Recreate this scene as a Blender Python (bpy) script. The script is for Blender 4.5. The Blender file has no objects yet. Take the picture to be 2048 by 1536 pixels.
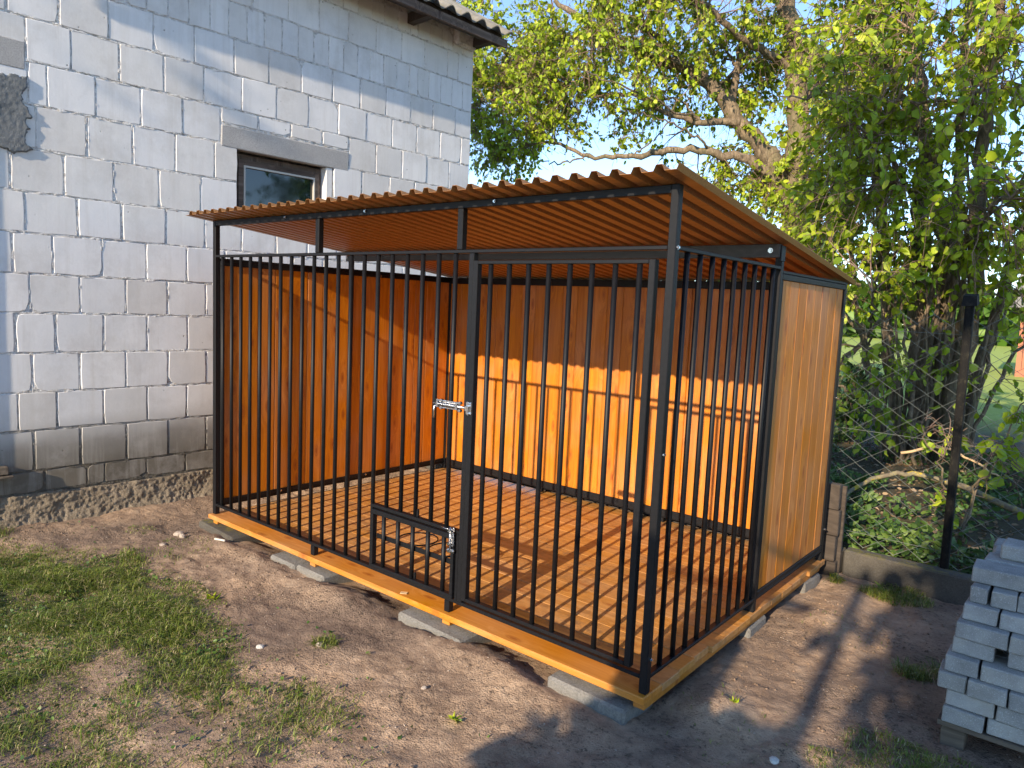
import bpy, math, random
import numpy as np
from mathutils import Matrix, Vector
random.seed(7); np.random.seed(7)
RNG = np.random.default_rng(11)
S = bpy.context.scene
COL = S.collection
R = math.radians

# ------------------------------------------------------------------ camera
cam_d = bpy.data.cameras.new('camera'); cam = bpy.data.objects.new('camera', cam_d)
COL.objects.link(cam); S.camera = cam
CAMP = Vector((4.14275, -2.20277, 1.33986))
yaw, pit, rol = -0.68883, 0.10612, 0.04435
fw = Vector((math.sin(yaw)*math.cos(pit), math.cos(yaw)*math.cos(pit), -math.sin(pit)))
rt = Vector((math.cos(yaw), -math.sin(yaw), 0)); up = rt.cross(fw)
r2 = rt*math.cos(rol)+up*math.sin(rol); u2 = -rt*math.sin(rol)+up*math.cos(rol)
cam.matrix_world = Matrix(((r2.x, u2.x, -fw.x, CAMP.x), (r2.y, u2.y, -fw.y, CAMP.y), (r2.z, u2.z, -fw.z, CAMP.z), (0, 0, 0, 1)))
cam_d.sensor_fit = 'HORIZONTAL'; cam_d.sensor_width = 36; cam_d.lens = 36*1452.27/2048
cam_d.clip_start = 0.05; cam_d.clip_end = 2000

# ------------------------------------------------------------------ light
SUN_EL, SUN_AZ = 21.5, 7.0          # sun stands over -y, 7 deg towards +x
w = bpy.data.worlds.new('World'); S.world = w; w.use_nodes = True
nt = w.node_tree; nt.nodes.clear()
sky = nt.nodes.new('ShaderNodeTexSky'); sky.sky_type = 'NISHITA'; sky.sun_disc = False
sky.sun_elevation = R(SUN_EL); sky.sun_rotation = R(180-SUN_AZ)
sky.air_density = 0.85; sky.dust_density = 0.0; sky.ozone_density = 2.0; sky.altitude = 1200
bg = nt.nodes.new('ShaderNodeBackground'); bg.inputs[1].default_value = 0.15
out = nt.nodes.new('ShaderNodeOutputWorld')
nt.links.new(sky.outputs[0], bg.inputs[0]); nt.links.new(bg.outputs[0], out.inputs[0])
sl = bpy.data.lights.new('sun', 'SUN'); sl.energy = 3.4; sl.angle = R(0.45); sl.color = (1.0, 0.82, 0.60)
so = bpy.data.objects.new('sun', sl); COL.objects.link(so)
sd = Vector((math.sin(R(SUN_AZ))*math.cos(R(SUN_EL)), -math.cos(R(SUN_AZ))*math.cos(R(SUN_EL)), math.sin(R(SUN_EL))))
so.rotation_euler = sd.to_track_quat('Z', 'Y').to_euler(); so.location = (6, -8, 6)
S.view_settings.view_transform = 'Standard'; S.view_settings.look = 'None'
S.view_settings.gamma = 1; S.view_settings.use_curve_mapping = False; S.view_settings.exposure = 1.27
S.cycles.max_bounces = 8; S.cycles.transparent_max_bounces = 8

# ------------------------------------------------------------------ helpers
class NT:
    def __init__(s, name):
        s.m = bpy.data.materials.new(name); s.m.use_nodes = True
        s.t = s.m.node_tree; s.t.nodes.clear()
        s.o = s.n('OutputMaterial'); s.b = s.n('BsdfPrincipled')
        s.l(s.b.outputs[0], s.o.inputs[0])
    def n(s, k, **kw):
        nd = s.t.nodes.new('ShaderNode'+k)
        for a, v in kw.items(): setattr(nd, a, v)
        return nd
    def l(s, a, b): s.t.links.new(a, b)
    def set(s, **kw):
        for k, v in kw.items():
            s.b.inputs[k.replace('_', ' ')].default_value = v
    def coord(s, kind='Object', scale=(1, 1, 1), rand=0.0):
        tc = s.n('TexCoord'); v = tc.outputs[kind]
        if kind == 'World': pass
        if rand:
            oi = s.n('ObjectInfo'); mu = s.n('VectorMath', operation='SCALE'); cx = s.n('CombineXYZ')
            for i in range(3): s.l(oi.outputs['Random'], cx.inputs[i])
            s.l(cx.outputs[0], mu.inputs[0]); mu.inputs['Scale'].default_value = rand
            ad = s.n('VectorMath', operation='ADD'); s.l(v, ad.inputs[0]); s.l(mu.outputs[0], ad.inputs[1]); v = ad.outputs[0]
        m = s.n('VectorMath', operation='MULTIPLY'); s.l(v, m.inputs[0]); m.inputs[1].default_value = scale
        return m.outputs[0]
    def wpos(s, scale=(1, 1, 1)):
        g = s.n('NewGeometry'); m = s.n('VectorMath', operation='MULTIPLY'); s.l(g.outputs['Position'], m.inputs[0])
        m.inputs[1].default_value = scale; return m.outputs[0]
    def noise(s, v, sc=5, det=4, ro=.6, dist=0):
        x = s.n('TexNoise'); s.l(v, x.inputs['Vector']); x.inputs['Scale'].default_value = sc
        x.inputs['Detail'].default_value = det; x.inputs['Roughness'].default_value = ro; x.inputs['Distortion'].default_value = dist
        return x.outputs['Fac']
    def voro(s, v, sc=5, feat='F1', rnd=1.0):
        x = s.n('TexVoronoi', feature=feat); s.l(v, x.inputs['Vector']); x.inputs['Scale'].default_value = sc
        x.inputs['Randomness'].default_value = rnd
        return x.outputs['Distance']
    def ramp(s, f, stops):
        r = s.n('ValToRGB'); s.l(f, r.inputs[0]); e = r.color_ramp.elements
        while len(e) < len(stops): e.new(0.5)
        for el, (p, c) in zip(e, stops):
            el.position = p; el.color = (c, c, c, 1) if isinstance(c, (int, float)) else (*c, 1)
        return r.outputs[0]
    def mix(s, f, a, b, mode='MIX'):
        x = s.n('Mix', data_type='RGBA', blend_type=mode)
        def put(i, v):
            if isinstance(v, (int, float)) : x.inputs[i].default_value = v if i == 0 else (v, v, v, 1)
            elif isinstance(v, tuple): x.inputs[i].default_value = (*v, 1)
            else: s.l(v, x.inputs[i])
        put(0, f); put(6, a); put(7, b)
        return x.outputs[2]
    def math(s, op, a, b=0.0, clamp=False):
        x = s.n('Math', operation=op, use_clamp=clamp)
        for i, v in enumerate((a, b)):
            if isinstance(v, (int, float)): x.inputs[i].default_value = v
            else: s.l(v, x.inputs[i])
        return x.outputs[0]
    def sep(s, v):
        x = s.n('SeparateXYZ'); s.l(v, x.inputs[0]); return x.outputs
    def color(s, c):
        if isinstance(c, tuple): s.b.inputs['Base Color'].default_value = (*c, 1)
        else: s.l(c, s.b.inputs['Base Color'])
    def bump(s, h, strength=.3, dist=.01, prev=None):
        b = s.n('Bump'); s.l(h, b.inputs['Height']); b.inputs['Strength'].default_value = strength
        b.inputs['Distance'].default_value = dist
        if prev is not None: s.l(prev, b.inputs['Normal'])
        s.l(b.outputs[0], s.b.inputs['Normal']); return b.outputs[0]

def mesh(name, V, F, mat=None, smooth=False):
    me = bpy.data.meshes.new(name); me.from_pydata([tuple(v) for v in V], [], F); me.update()
    if mat: me.materials.append(mat)
    if smooth: me.polygons.foreach_set('use_smooth', [True]*len(me.polygons))
    return me
def fmesh(name, V, F, mat=None, smooth=False):
    V = np.asarray(V, np.float32); F = np.asarray(F, np.int32); k = F.shape[1]
    me = bpy.data.meshes.new(name); me.vertices.add(len(V)); me.vertices.foreach_set('co', V.ravel())
    me.loops.add(F.size); me.loops.foreach_set('vertex_index', F.ravel())
    me.polygons.add(len(F)); me.polygons.foreach_set('loop_start', np.arange(0, F.size, k, dtype=np.int32))
    me.polygons.foreach_set('loop_total', np.full(len(F), k, np.int32))
    if smooth: me.polygons.foreach_set('use_smooth', np.ones(len(F), bool))
    me.update(calc_edges=True)
    if mat: me.materials.append(mat)
    return me
def ob(name, me, parent=None, loc=(0, 0, 0), rot=(0, 0, 0), **kw):
    o = bpy.data.objects.new(name, me); COL.objects.link(o); o.location = loc; o.rotation_euler = rot
    if parent: o.parent = parent
    for k, v in kw.items(): o[k] = v
    return o
def thing(name, label, cat, loc=(0, 0, 0), rot=(0, 0, 0), group=None, me=None):
    o = ob(name, me, None, loc, rot, label=label, category=cat)
    if group: o['group'] = group
    return o
class G:
    """collects chamfered boxes, tubes and prisms into one mesh"""
    def __init__(s): s.V = []; s.F = []
    def add(s, V, F):
        n = len(s.V); s.V += [tuple(v) for v in V]; s.F += [tuple(i+n for i in f) for f in F]; return s
    def box(s, a, b, c=0.0, jit=0.0):
        (x0, y0, z0), (x1, y1, z1) = a, b
        if c <= 0:
            V = [(x, y, z) for x in (x0, x1) for y in (y0, y1) for z in (z0, z1)]
            F = [(0, 1, 3, 2), (4, 6, 7, 5), (0, 4, 5, 1), (2, 3, 7, 6), (0, 2, 6, 4), (1, 5, 7, 3)]
            return s.add(V, F)
        V = []; idx = {}
        for ix in (0, 1):
            for iy in (0, 1):
                for iz in (0, 1):
                    p = [(x0, x1)[ix], (y0, y1)[iy], (z0, z1)[iz]]; sg = [1-2*ix, 1-2*iy, 1-2*iz]
                    if jit: p = [q+random.uniform(-jit, jit) for q in p]
                    for ax in range(3):
                        q = list(p)
                        for k in range(3):
                            if k != ax: q[k] += sg[k]*c
                        idx[(ix, iy, iz, ax)] = len(V); V.append(tuple(q))
        F = []
        def quad(k):
            F.append(tuple(k))
        for ax in range(3):
            o1, o2 = [k for k in range(3) if k != ax]
            for sd_ in (0, 1):
                ks = []
                for (p, q) in ((0, 0), (1, 0), (1, 1), (0, 1)):
                    c_ = [0, 0, 0]; c_[ax] = sd_; c_[o1] = p; c_[o2] = q; ks.append(idx[(*c_, ax)])
                F.append(tuple(ks))
            for p in (0, 1):
                for q in (0, 1):
                    c0 = [0, 0, 0]; c0[o1] = p; c0[o2] = q; c1 = list(c0); c1[ax] = 1
                    F.append((idx[(*c0, o1)], idx[(*c1, o1)], idx[(*c1, o2)], idx[(*c0, o2)]))
        for ix in (0, 1):
            for iy in (0, 1):
                for iz in (0, 1): F.append(tuple(idx[(ix, iy, iz, a_)] for a_ in range(3)))
        # orient outward
        cx = Vector(((x0+x1)/2, (y0+y1)/2, (z0+z1)/2)); F2 = []
        for f in F:
            p = [Vector(V[i]) for i in f]; n = (p[1]-p[0]).cross(p[2]-p[0]); m = sum(p, Vector())/len(p)
            F2.append(f if n.dot(m-cx) > 0 else f[::-1])
        return s.add(V, F2)
    def tube(s, pts, rad, n=8, cap=True):
        pts = [Vector(p) for p in pts]
        if not hasattr(rad, '__len__'): rad = [rad]*len(pts)
        V = []; F = []; prev = None
        for i, p in enumerate(pts):
            d = (pts[min(i+1, len(pts)-1)]-pts[max(i-1, 0)]).normalized()
            if prev is None:
                a = d.orthogonal().normalized()
            else:
                a = (prev-d*prev.dot(d)).normalized()
            prev = a; b = d.cross(a)
            for k in range(n):
                t = 2*math.pi*k/n; V.append(p+(a*math.cos(t)+b*math.sin(t))*rad[i])
        for i in range(len(pts)-1):
            for k in range(n): F.append((i*n+k, i*n+(k+1) % n, (i+1)*n+(k+1) % n, (i+1)*n+k))
        if cap: F.append(tuple(range(n))[::-1]); F.append(tuple(range((len(pts)-1)*n, len(pts)*n)))
        return s.add(V, F)
    def me(s, name, mat, smooth=False): 
        m = mesh(name, s.V, s.F, mat, False)
        if smooth:
            m.polygons.foreach_set('use_smooth', [len(p.vertices) == 4 for p in m.polygons])
        return m
def vn(x, y, sc, seed=0):
    g = np.random.default_rng(seed).random((256, 256)); x = x*sc+1000.3; y = y*sc+1000.7
    xi = np.floor(x).astype(int); yi = np.floor(y).astype(int); fx = x-xi; fy = y-yi
    fx = fx*fx*(3-2*fx); fy = fy*fy*(3-2*fy); xi &= 255; yi &= 255; x1 = (xi+1) & 255; y1 = (yi+1) & 255
    return (g[xi, yi]*(1-fx)+g[x1, yi]*fx)*(1-fy)+(g[xi, y1]*(1-fx)+g[x1, y1]*fx)*fy-.5
def ss(a, b, x):
    t = np.clip((x-a)/(b-a), 0, 1); return t*t*(3-2*t)

# ------------------------------------------------------------------ materials
def m_wood(name, c1, c2, c3, axis, rough=.55, gs=1.0):
    n = NT(name); sc = [38, 38, 38]; sc[axis] = 1.6; pass
    v0 = n.coord(rand=37.0)
    sp = n.sep(v0); kc = n.n('CombineXYZ'); n.l(n.math('MULTIPLY', sp[1], 7.5), kc.inputs[0]); n.l(n.math('MULTIPLY', sp[axis], 2.7), kc.inputs[1])
    kw = n.n('TexVoronoi', feature='F1', voronoi_dimensions='2D'); n.l(kc.outputs[0], kw.inputs['Vector']); kw.inputs['Scale'].default_value = 1.0
    kd = kw.outputs['Distance']
    warp = n.ramp(kd, [(0, 1.0), (.16, .45), (.42, 0)])
    gv = n.n('VectorMath', operation='MULTIPLY'); n.l(v0, gv.inputs[0]); gv.inputs[1].default_value = sc
    wv = n.n('VectorMath', operation='ADD'); n.l(gv.outputs[0], wv.inputs[0])
    wsc = n.n('VectorMath', operation='SCALE'); wsc.inputs[0].default_value = (2.2, 2.2, 2.2); n.l(warp, wsc.inputs['Scale'])
    n.l(wsc.outputs[0], wv.inputs[1])
    g = n.noise(wv.outputs[0], 1.0, 5, .62, .5)
    lo = n.noise(v0, 2.2, 2)
    col = n.ramp(g, [(.28, c1), (.52, c2), (.72, c3)])
    oi = n.n('ObjectInfo')
    hs = n.n('HueSaturation'); n.l(col, hs.inputs['Color'])
    n.l(n.ramp(oi.outputs['Random'], [(0, .88), (1, 1.08)]), hs.inputs['Value'])
    n.l(n.ramp(lo, [(.3, .92), (.7, 1.08)]), hs.inputs['Saturation'])
    knot = n.ramp(kd, [(0, .75), (.045, .55), (.07, .25), (.09, .38), (.13, 0)])
    dk = (c1[0]*.55, c1[1]*.33, c1[2]*.4)
    col2 = n.mix(knot, hs.outputs[0], dk)
    if name == 'orange_floor_pine':
        wp = n.wpos(); sm = n.math('MULTIPLY', n.ramp(n.noise(wp, 2.6, 5, .65), [(.46, 0), (.62, .75)]), n.ramp(n.noise(wp, 26, 5, .75), [(.42, 0), (.60, 1)]))
        col2 = n.mix(sm, col2, (.13, .085, .055))
    n.color(col2); n.set(Roughness=rough)
    n.bump(g, .25, .002); return n.m
M = {}
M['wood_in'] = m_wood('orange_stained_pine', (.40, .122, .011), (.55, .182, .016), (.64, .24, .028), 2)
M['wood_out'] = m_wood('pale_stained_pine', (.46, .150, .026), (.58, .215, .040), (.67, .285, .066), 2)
M['wood_fl'] = m_wood('orange_floor_pine', (.38, .165, .042), (.50, .245, .075), (.60, .32, .12), 0, .42)
M['wood_edge'] = m_wood('deck_edge_pine', (.40, .145, .022), (.50, .200, .036), (.58, .26, .07), 0, .5)
M['wood_dark'] = m_wood('weathered_plank', (.035, .026, .020), (.062, .047, .036), (.09, .07, .055), 0, .85)
M['wood_pal'] = m_wood('pallet_wood', (.07, .055, .042), (.12, .095, .07), (.17, .135, .10), 0, .85)
M['wood_grey'] = m_wood('grey_painted_beam', (.035, .034, .034), (.055, .053, .052), (.08, .076, .072), 0, .5)
M['wood_win'] = m_wood('weathered_window_wood', (.05, .034, .026), (.12, .085, .065), (.22, .17, .14), 1, .8)

n = NT('black_metal'); v = n.coord(); g = n.noise(v, 60, 4); n.color(n.ramp(g, [(.3, (.004, .0045, .006)), (.8, (.009, .009, .011))]))
n.set(Roughness=.5, Metallic=.0); n.b.inputs['Specular IOR Level'].default_value = .28; n.bump(g, .12, .001); M['metal'] = n.m
n = NT('galvanised_steel'); v = n.coord(); g = n.noise(v, 90, 3); n.color(n.ramp(g, [(.3, (.55, .56, .58)), (.8, (.8, .8, .8))]))
n.set(Roughness=.25, Metallic=1.0); M['zinc'] = n.m
n = NT('sheet_coating'); v = n.coord(scale=(1, 14, 14)); g = n.noise(v, 9, 5); n.color(n.ramp(g, [(.3, (.28, .125, .034)), (.55, (.39, .185, .055)), (.8, (.48, .25, .09))]))
n.set(Roughness=.42); n.bump(g, .06, .001); M['sheet'] = n.m

n = NT('silicate_block'); v = n.coord(rand=20.0); wp = n.wpos()
a = n.noise(v, 3.0, 6, .65); b = n.noise(wp, 1.3, 4); c = n.noise(v, 60, 3)
col = n.ramp(a, [(.25, (.66, .67, .68)), (.5, (.76, .76, .76)), (.78, (.83, .83, .82))])
oi = n.n('ObjectInfo'); col = n.mix(.55, col, n.ramp(oi.outputs['Random'], [(0, (.74, .72, .69)), (.35, (.84, .84, .83)), (.7, (.90, .92, .95)), (1, (1, 1, 1))]), 'MULTIPLY')
pit_ = n.voro(v, 13.0); pits = n.math('MULTIPLY', n.ramp(pit_, [(0, 1), (.045, .8), (.075, 0)]), n.ramp(n.noise(v, 4.0, 2), [(.52, 0), (.6, 1)]))
col = n.mix(pits, col, (.16, .155, .14))
wv = n.n('VectorMath', operation='MULTIPLY'); n.l(v, wv.inputs[0]); wv.inputs[1].default_value = (3, 9, 2.2)
scr = n.math('MULTIPLY', n.ramp(n.noise(wv.outputs[0], 2.4, 5, .6, 4.0), [(.495, 0), (.503, 1), (.511, 0)]), .35)
col = n.mix(scr, col, (.92, .92, .92))
z = n.sep(wp)[2]; zn = n.math('ADD', z, n.math('MULTIPLY', b, .30))
dirt = n.ramp(zn, [(.34, 1), (.52, .80), (.72, .10), (.95, 0)])
col = n.mix(dirt, col, n.ramp(a, [(.3, (.105, .092, .072)), (.7, (.17, .152, .12))]))
blot = n.ramp(n.noise(wp, 2.6, 7, .75), [(.50, 0), (.72, .5)]); col = n.mix(blot, col, (.46, .44, .41))
st = n.n('VectorMath', operation='MULTIPLY'); n.l(wp, st.inputs[0]); st.inputs[1].default_value = (14, 14, .9)
col = n.mix(n.ramp(n.noise(st.outputs[0], 1.0, 5, .7), [(.50, 0), (.72, .35)]), col, (.50, .48, .44))
n.color(col); n.set(Roughness=.9)
h = n.math('ADD', n.math('MULTIPLY', c, .25), n.math('SUBTRACT', a, n.math('MULTIPLY', pits, 1.5))); n.bump(h, .5, .004); M['block'] = n.m

n = NT('mortar'); v = n.wpos(); a = n.noise(v, 26, 6, .75); b = n.noise(v, 90, 3, .7)
col = n.ramp(a, [(.30, (.20, .195, .185)), (.42, (.50, .49, .475)), (.56, (.74, .735, .72))])
z = n.sep(v)[2]; col = n.mix(n.ramp(z, [(.3, 1), (.75, 0)]), col, n.ramp(a, [(.3, (.06, .055, .045)), (.7, (.15, .135, .11))]))
n.color(col); n.set(Roughness=.95); n.bump(n.math('ADD', a, n.math('MULTIPLY', b, .5)), .9, .012); M['mortar'] = n.m
n = NT('rough_concrete'); v = n.wpos(); a = n.noise(v, 9, 8, .7); b = n.noise(v, 45, 5, .7)
n.color(n.ramp(a, [(.25, (.14, .112, .08)), (.5, (.24, .195, .14)), (.75, (.34, .28, .21))])); n.set(Roughness=.95)
n.bump(n.math('ADD', a, b), .9, .02); M['plinth'] = n.m
n = NT('lintel_concrete'); v = n.wpos(); a = n.noise(v, 7, 8, .7); b = n.noise(v, 140, 3, .8)
n.color(n.mix(.5, n.ramp(a, [(.25, (.28, .28, .28)), (.75, (.46, .46, .455))]), n.ramp(b, [(.3, (.18, .18, .18)), (.7, (.55, .55, .55))]))); n.set(Roughness=.95)
n.bump(b, .6, .004); M['lintel'] = n.m
n = NT('fresh_cement'); v = n.wpos(); a = n.noise(v, 9, 8, .7); b = n.noise(v, 60, 4, .8)
n.color(n.ramp(a, [(.3, (.10, .115, .125)), (.7, (.19, .205, .215))])); n.set(Roughness=.9); n.bump(n.math('ADD', a, b), .6, .01); M['cement'] = n.m
n = NT('kerb_concrete'); v = n.wpos(); a = n.noise(v, 5, 8, .72); b = n.noise(v, 160, 3, .8)
zc = n.sep(v)[2]; nrm = n.n('NewGeometry')
col = n.mix(.35, n.ramp(a, [(.25, (.030, .025, .018)), (.5, (.070, .060, .045)), (.75, (.13, .115, .09))]), n.ramp(b, [(.3, .03), (.7, .15)]))
nz = n.sep(nrm.outputs['Normal'])[2]; li = n.math('MULTIPLY', n.ramp(nz, [(.6, 0), (.9, 1)]), n.ramp(n.noise(v, 11, 6, .8), [(.5, 0), (.6, 1)]))
col = n.mix(li, col, (.16, .14, .035)); n.color(col); n.set(Roughness=.95); n.bump(n.math('ADD', a, b), .6, .006); M['kerb'] = n.m
n = NT('paver_concrete'); v = n.coord(rand=31.0); a = n.noise(v, 7, 6, .7); b = n.noise(v, 260, 2, .8)
oi = n.n('ObjectInfo')
col = n.ramp(a, [(.25, (.20, .195, .185)), (.55, (.34, .335, .32)), (.8, (.49, .48, .455))])
col = n.mix(.6, col, n.ramp(oi.outputs['Random'], [(0, (.52, .53, .55)), (.5, (.80, .80, .79)), (1, (1, 1, 1))]), 'MULTIPLY')
col = n.mix(n.ramp(n.noise(v, 3.0, 4), [(.5, 0), (.68, .45)]), col, (.40, .37, .31)); col = n.mix(n.ramp(b, [(.60, 0), (.66, .6)]), col, (.62, .62, .60)); col = n.mix(n.ramp(b, [(.30, .5), (.36, 0)]), col, (.10, .10, .10))
n.color(col); n.set(Roughness=.9); n.bump(n.math('ADD', a, n.math('MULTIPLY', b, .6)), .55, .004); M['paver'] = n.m
n = NT('dirty_slab_concrete'); v = n.wpos(); a = n.noise(v, 9, 8, .7); b = n.noise(v, 120, 4, .8)
n.color(n.mix(.4, n.ramp(a, [(.3, (.13, .125, .11)), (.7, (.26, .255, .24))]), n.ramp(b, [(.35, (.08, .075, .07)), (.65, (.38, .36, .33))]))); n.set(Roughness=.95); n.bump(n.math('ADD', a, b), .9, .008); M['slabc'] = n.m
n = NT('fibre_cement_sheet'); v = n.coord(); a = n.noise(v, 8, 7, .7); b = n.noise(v, 60, 4, .7)
col = n.ramp(a, [(.3, (.16, .15, .13)), (.6, (.30, .285, .25)), (.8, (.42, .40, .34))])
col = n.mix(n.ramp(b, [(.55, 0), (.63, .7)]), col, (.27, .24, .07)); n.color(col); n.set(Roughness=.95); n.bump(n.math('ADD', a, b), .7, .008); M['fibre'] = n.m
n = NT('window_glass'); v = n.coord(); a = n.noise(v, 4, 5, .7); n.color((.006, .012, .014)); n.l(n.ramp(a, [(.40, .012), (.80, .10)]), n.b.inputs['Roughness'])
n.b.inputs['Specular IOR Level'].default_value = 1.0; M['glass'] = n.m
n = NT('old_paint'); n.color((.55, .53, .48)); n.set(Roughness=.7); M['paint'] = n.m

# ground: sandy soil, darker damp soil, turf base and far meadow
n = NT('soil'); v = n.wpos(); s_ = n.sep(v); x, y = s_[0], s_[1]
a = n.noise(v, .9, 7, .6); b = n.noise(v, 6, 6, .7); c = n.noise(v, 45, 5, .75); d = n.voro(v, 130)
b2 = n.noise(v, 17, 7, .78); bb = n.math('ADD', n.math('MULTIPLY', b, .55), n.math('MULTIPLY', b2, .45))
col = n.ramp(bb, [(.28, (.14, .088, .058)), (.42, (.33, .222, .145)), (.54, (.48, .335, .225)), (.68, (.62, .46, .32))])
col = n.mix(n.ramp(a, [(.45, 0), (.60, .72)]), col, n.ramp(c, [(.3, (.080, .056, .045)), (.7, (.20, .145, .115))]))
col = n.mix(n.math('MULTIPLY', n.math('MULTIPLY', n.ramp(c, [(.36, .85), (.46, 0)]), n.ramp(n.noise(v, 2.3, 4), [(.42, .1), (.60, 1)])), 1.0), col, (.05, .036, .026))
col = n.mix(n.math('MULTIPLY', n.ramp(d, [(.10, 1), (.17, 0)]), n.ramp(n.noise(v, 23, 2), [(.60, 0), (.66, 1)])), col, (.62, .58, .52))
# behind the fence: leaf litter
lit = n.math('MULTIPLY', n.ramp(n.math('MULTIPLY', y, .1), [(.225, 0), (.235, 1)]), 1.0)
col = n.mix(lit, col, n.ramp(c, [(.3, (.030, .022, .012)), (.5, (.075, .055, .030)), (.62, (.07, .085, .02)), (.75, (.16, .115, .07))]))
mead = n.ramp(n.math('MULTIPLY', y, .01), [(.085, 0), (.11, 1)])
col = n.mix(mead, col, n.ramp(b, [(.3, (.30, .38, .05)), (.7, (.42, .50, .09))]))
n.color(col); n.set(Roughness=.95); n.bump(n.math('ADD', n.math('MULTIPLY', b2, 1.6), n.math('MULTIPLY', n.math('ADD', c, n.math('MULTIPLY', d, -.35)), n.ramp(n.noise(v, 2.3, 4), [(.42, .15), (.62, 1.2)]))), 1.0, .012); M['soil'] = n.m

def m_leaf(name, stops, trans=.35, rough=.5, sheen=0):
    n = NT(name); g = n.n('NewGeometry'); rpi = g.outputs['Random Per Island']
    col = n.ramp(rpi, stops); big = n.noise(n.wpos(), 1.1, 2)
    hs = n.n('HueSaturation'); n.l(col, hs.inputs['Color']); n.l(n.ramp(big, [(.3, .8), (.7, 1.15)]), hs.inputs['Value'])
    n.color(hs.outputs[0]); n.set(Roughness=rough)
    tr = n.n('BsdfTranslucent'); n.l(hs.outputs[0], tr.inputs[0]); mx = n.n('MixShader'); mx.inputs[0].default_value = trans
    n.l(n.b.outputs[0], mx.inputs[1]); n.l(tr.outputs[0], mx.inputs[2]); n.l(mx.outputs[0], n.o.inputs[0]); return n.m
M['leaf'] = m_leaf('linden_leaf', [(0, (.17, .27, .012)), (.35, (.29, .41, .016)), (.75, (.42, .52, .022)), (1, (.55, .60, .05))])
M['leaf_dk'] = m_leaf('dark_green_leaf', [(0, (.05, .12, .015)), (.6, (.10, .21, .02)), (1, (.17, .30, .03))])  # darker green foliage for the woodland and the plants out of view
M['weed'] = m_leaf('weed_leaf', [(0, (.04, .09, .02)), (.6, (.08, .16, .03)), (1, (.16, .24, .05))], .25)
M['grass'] = m_leaf('grass_blade', [(0, (.07, .12, .016)), (.45, (.16, .22, .028)), (.80, (.27, .31, .05)), (.88, (.40, .34, .16)), (1, (.50, .42, .24))], .25)
M['litter'] = m_leaf('dry_leaf', [(0, (.10, .06, .03)), (.6, (.22, .14, .07)), (1, (.42, .32, .2))], .1)
n = NT('bark'); v = n.coord(scale=(1, 1, .28)); a = n.noise(v, 22, 7, .7, 1.0); b = n.noise(v, 3, 3)
col = n.ramp(a, [(.3, (.06, .045, .032)), (.5, (.20, .15, .10)), (.7, (.38, .29, .19))]); col = n.mix(n.ramp(b, [(.45, 0), (.7, .5)]), col, (.14, .14, .06))
n.color(col); n.set(Roughness=.95); n.bump(a, 1.0, .02); M['bark'] = n.m
n = NT('twig'); n.color(n.ramp(n.noise(n.wpos(), 3, 3), [(.35, (.14, .085, .065)), (.65, (.32, .22, .15))])); n.set(Roughness=.8); M['twig'] = n.m
n = NT('lichen_branch'); a = n.noise(n.wpos(), 14, 5, .7); n.color(n.ramp(a, [(.40, (.16, .13, .09)), (.52, (.24, .21, .12)), (.60, (.46, .33, .03))])); n.set(Roughness=.9); M['lichen'] = n.m
n = NT('cut_wood'); n.color((.55, .38, .20)); n.set(Roughness=.8); M['cut'] = n.m
n = NT('fence_wire'); n.color((.17, .185, .16)); n.set(Roughness=.5); M['wire'] = n.m
n = NT('old_black_paint'); v = n.coord(); a = n.noise(v, 30, 5, .8); n.color(n.ramp(a, [(.50, (.010, .010, .010)), (.66, (.03, .028, .02)), (.74, (.20, .18, .12))])); n.set(Roughness=.75); n.b.inputs['Specular IOR Level'].default_value = .15; M['post'] = n.m
n = NT('stone'); v = n.coord(rand=9.); n.color(n.ramp(n.noise(v, 30, 4), [(.3, (.25, .19, .15)), (.7, (.5, .43, .36))])); n.set(Roughness=.9); M['stone'] = n.m
n = NT('brick_red'); n.color((.42, .16, .09)); n.set(Roughness=.9); M['redwall'] = n.m
n = NT('road'); n.color(n.ramp(n.noise(n.wpos(), .6, 4), [(.3, (.36, .31, .26)), (.7, (.48, .43, .37))])); n.set(Roughness=.9); M['road'] = n.m
n = NT('cloth'); n.color((.05, .06, .09)); n.set(Roughness=.9); M['cloth'] = n.m

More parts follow.
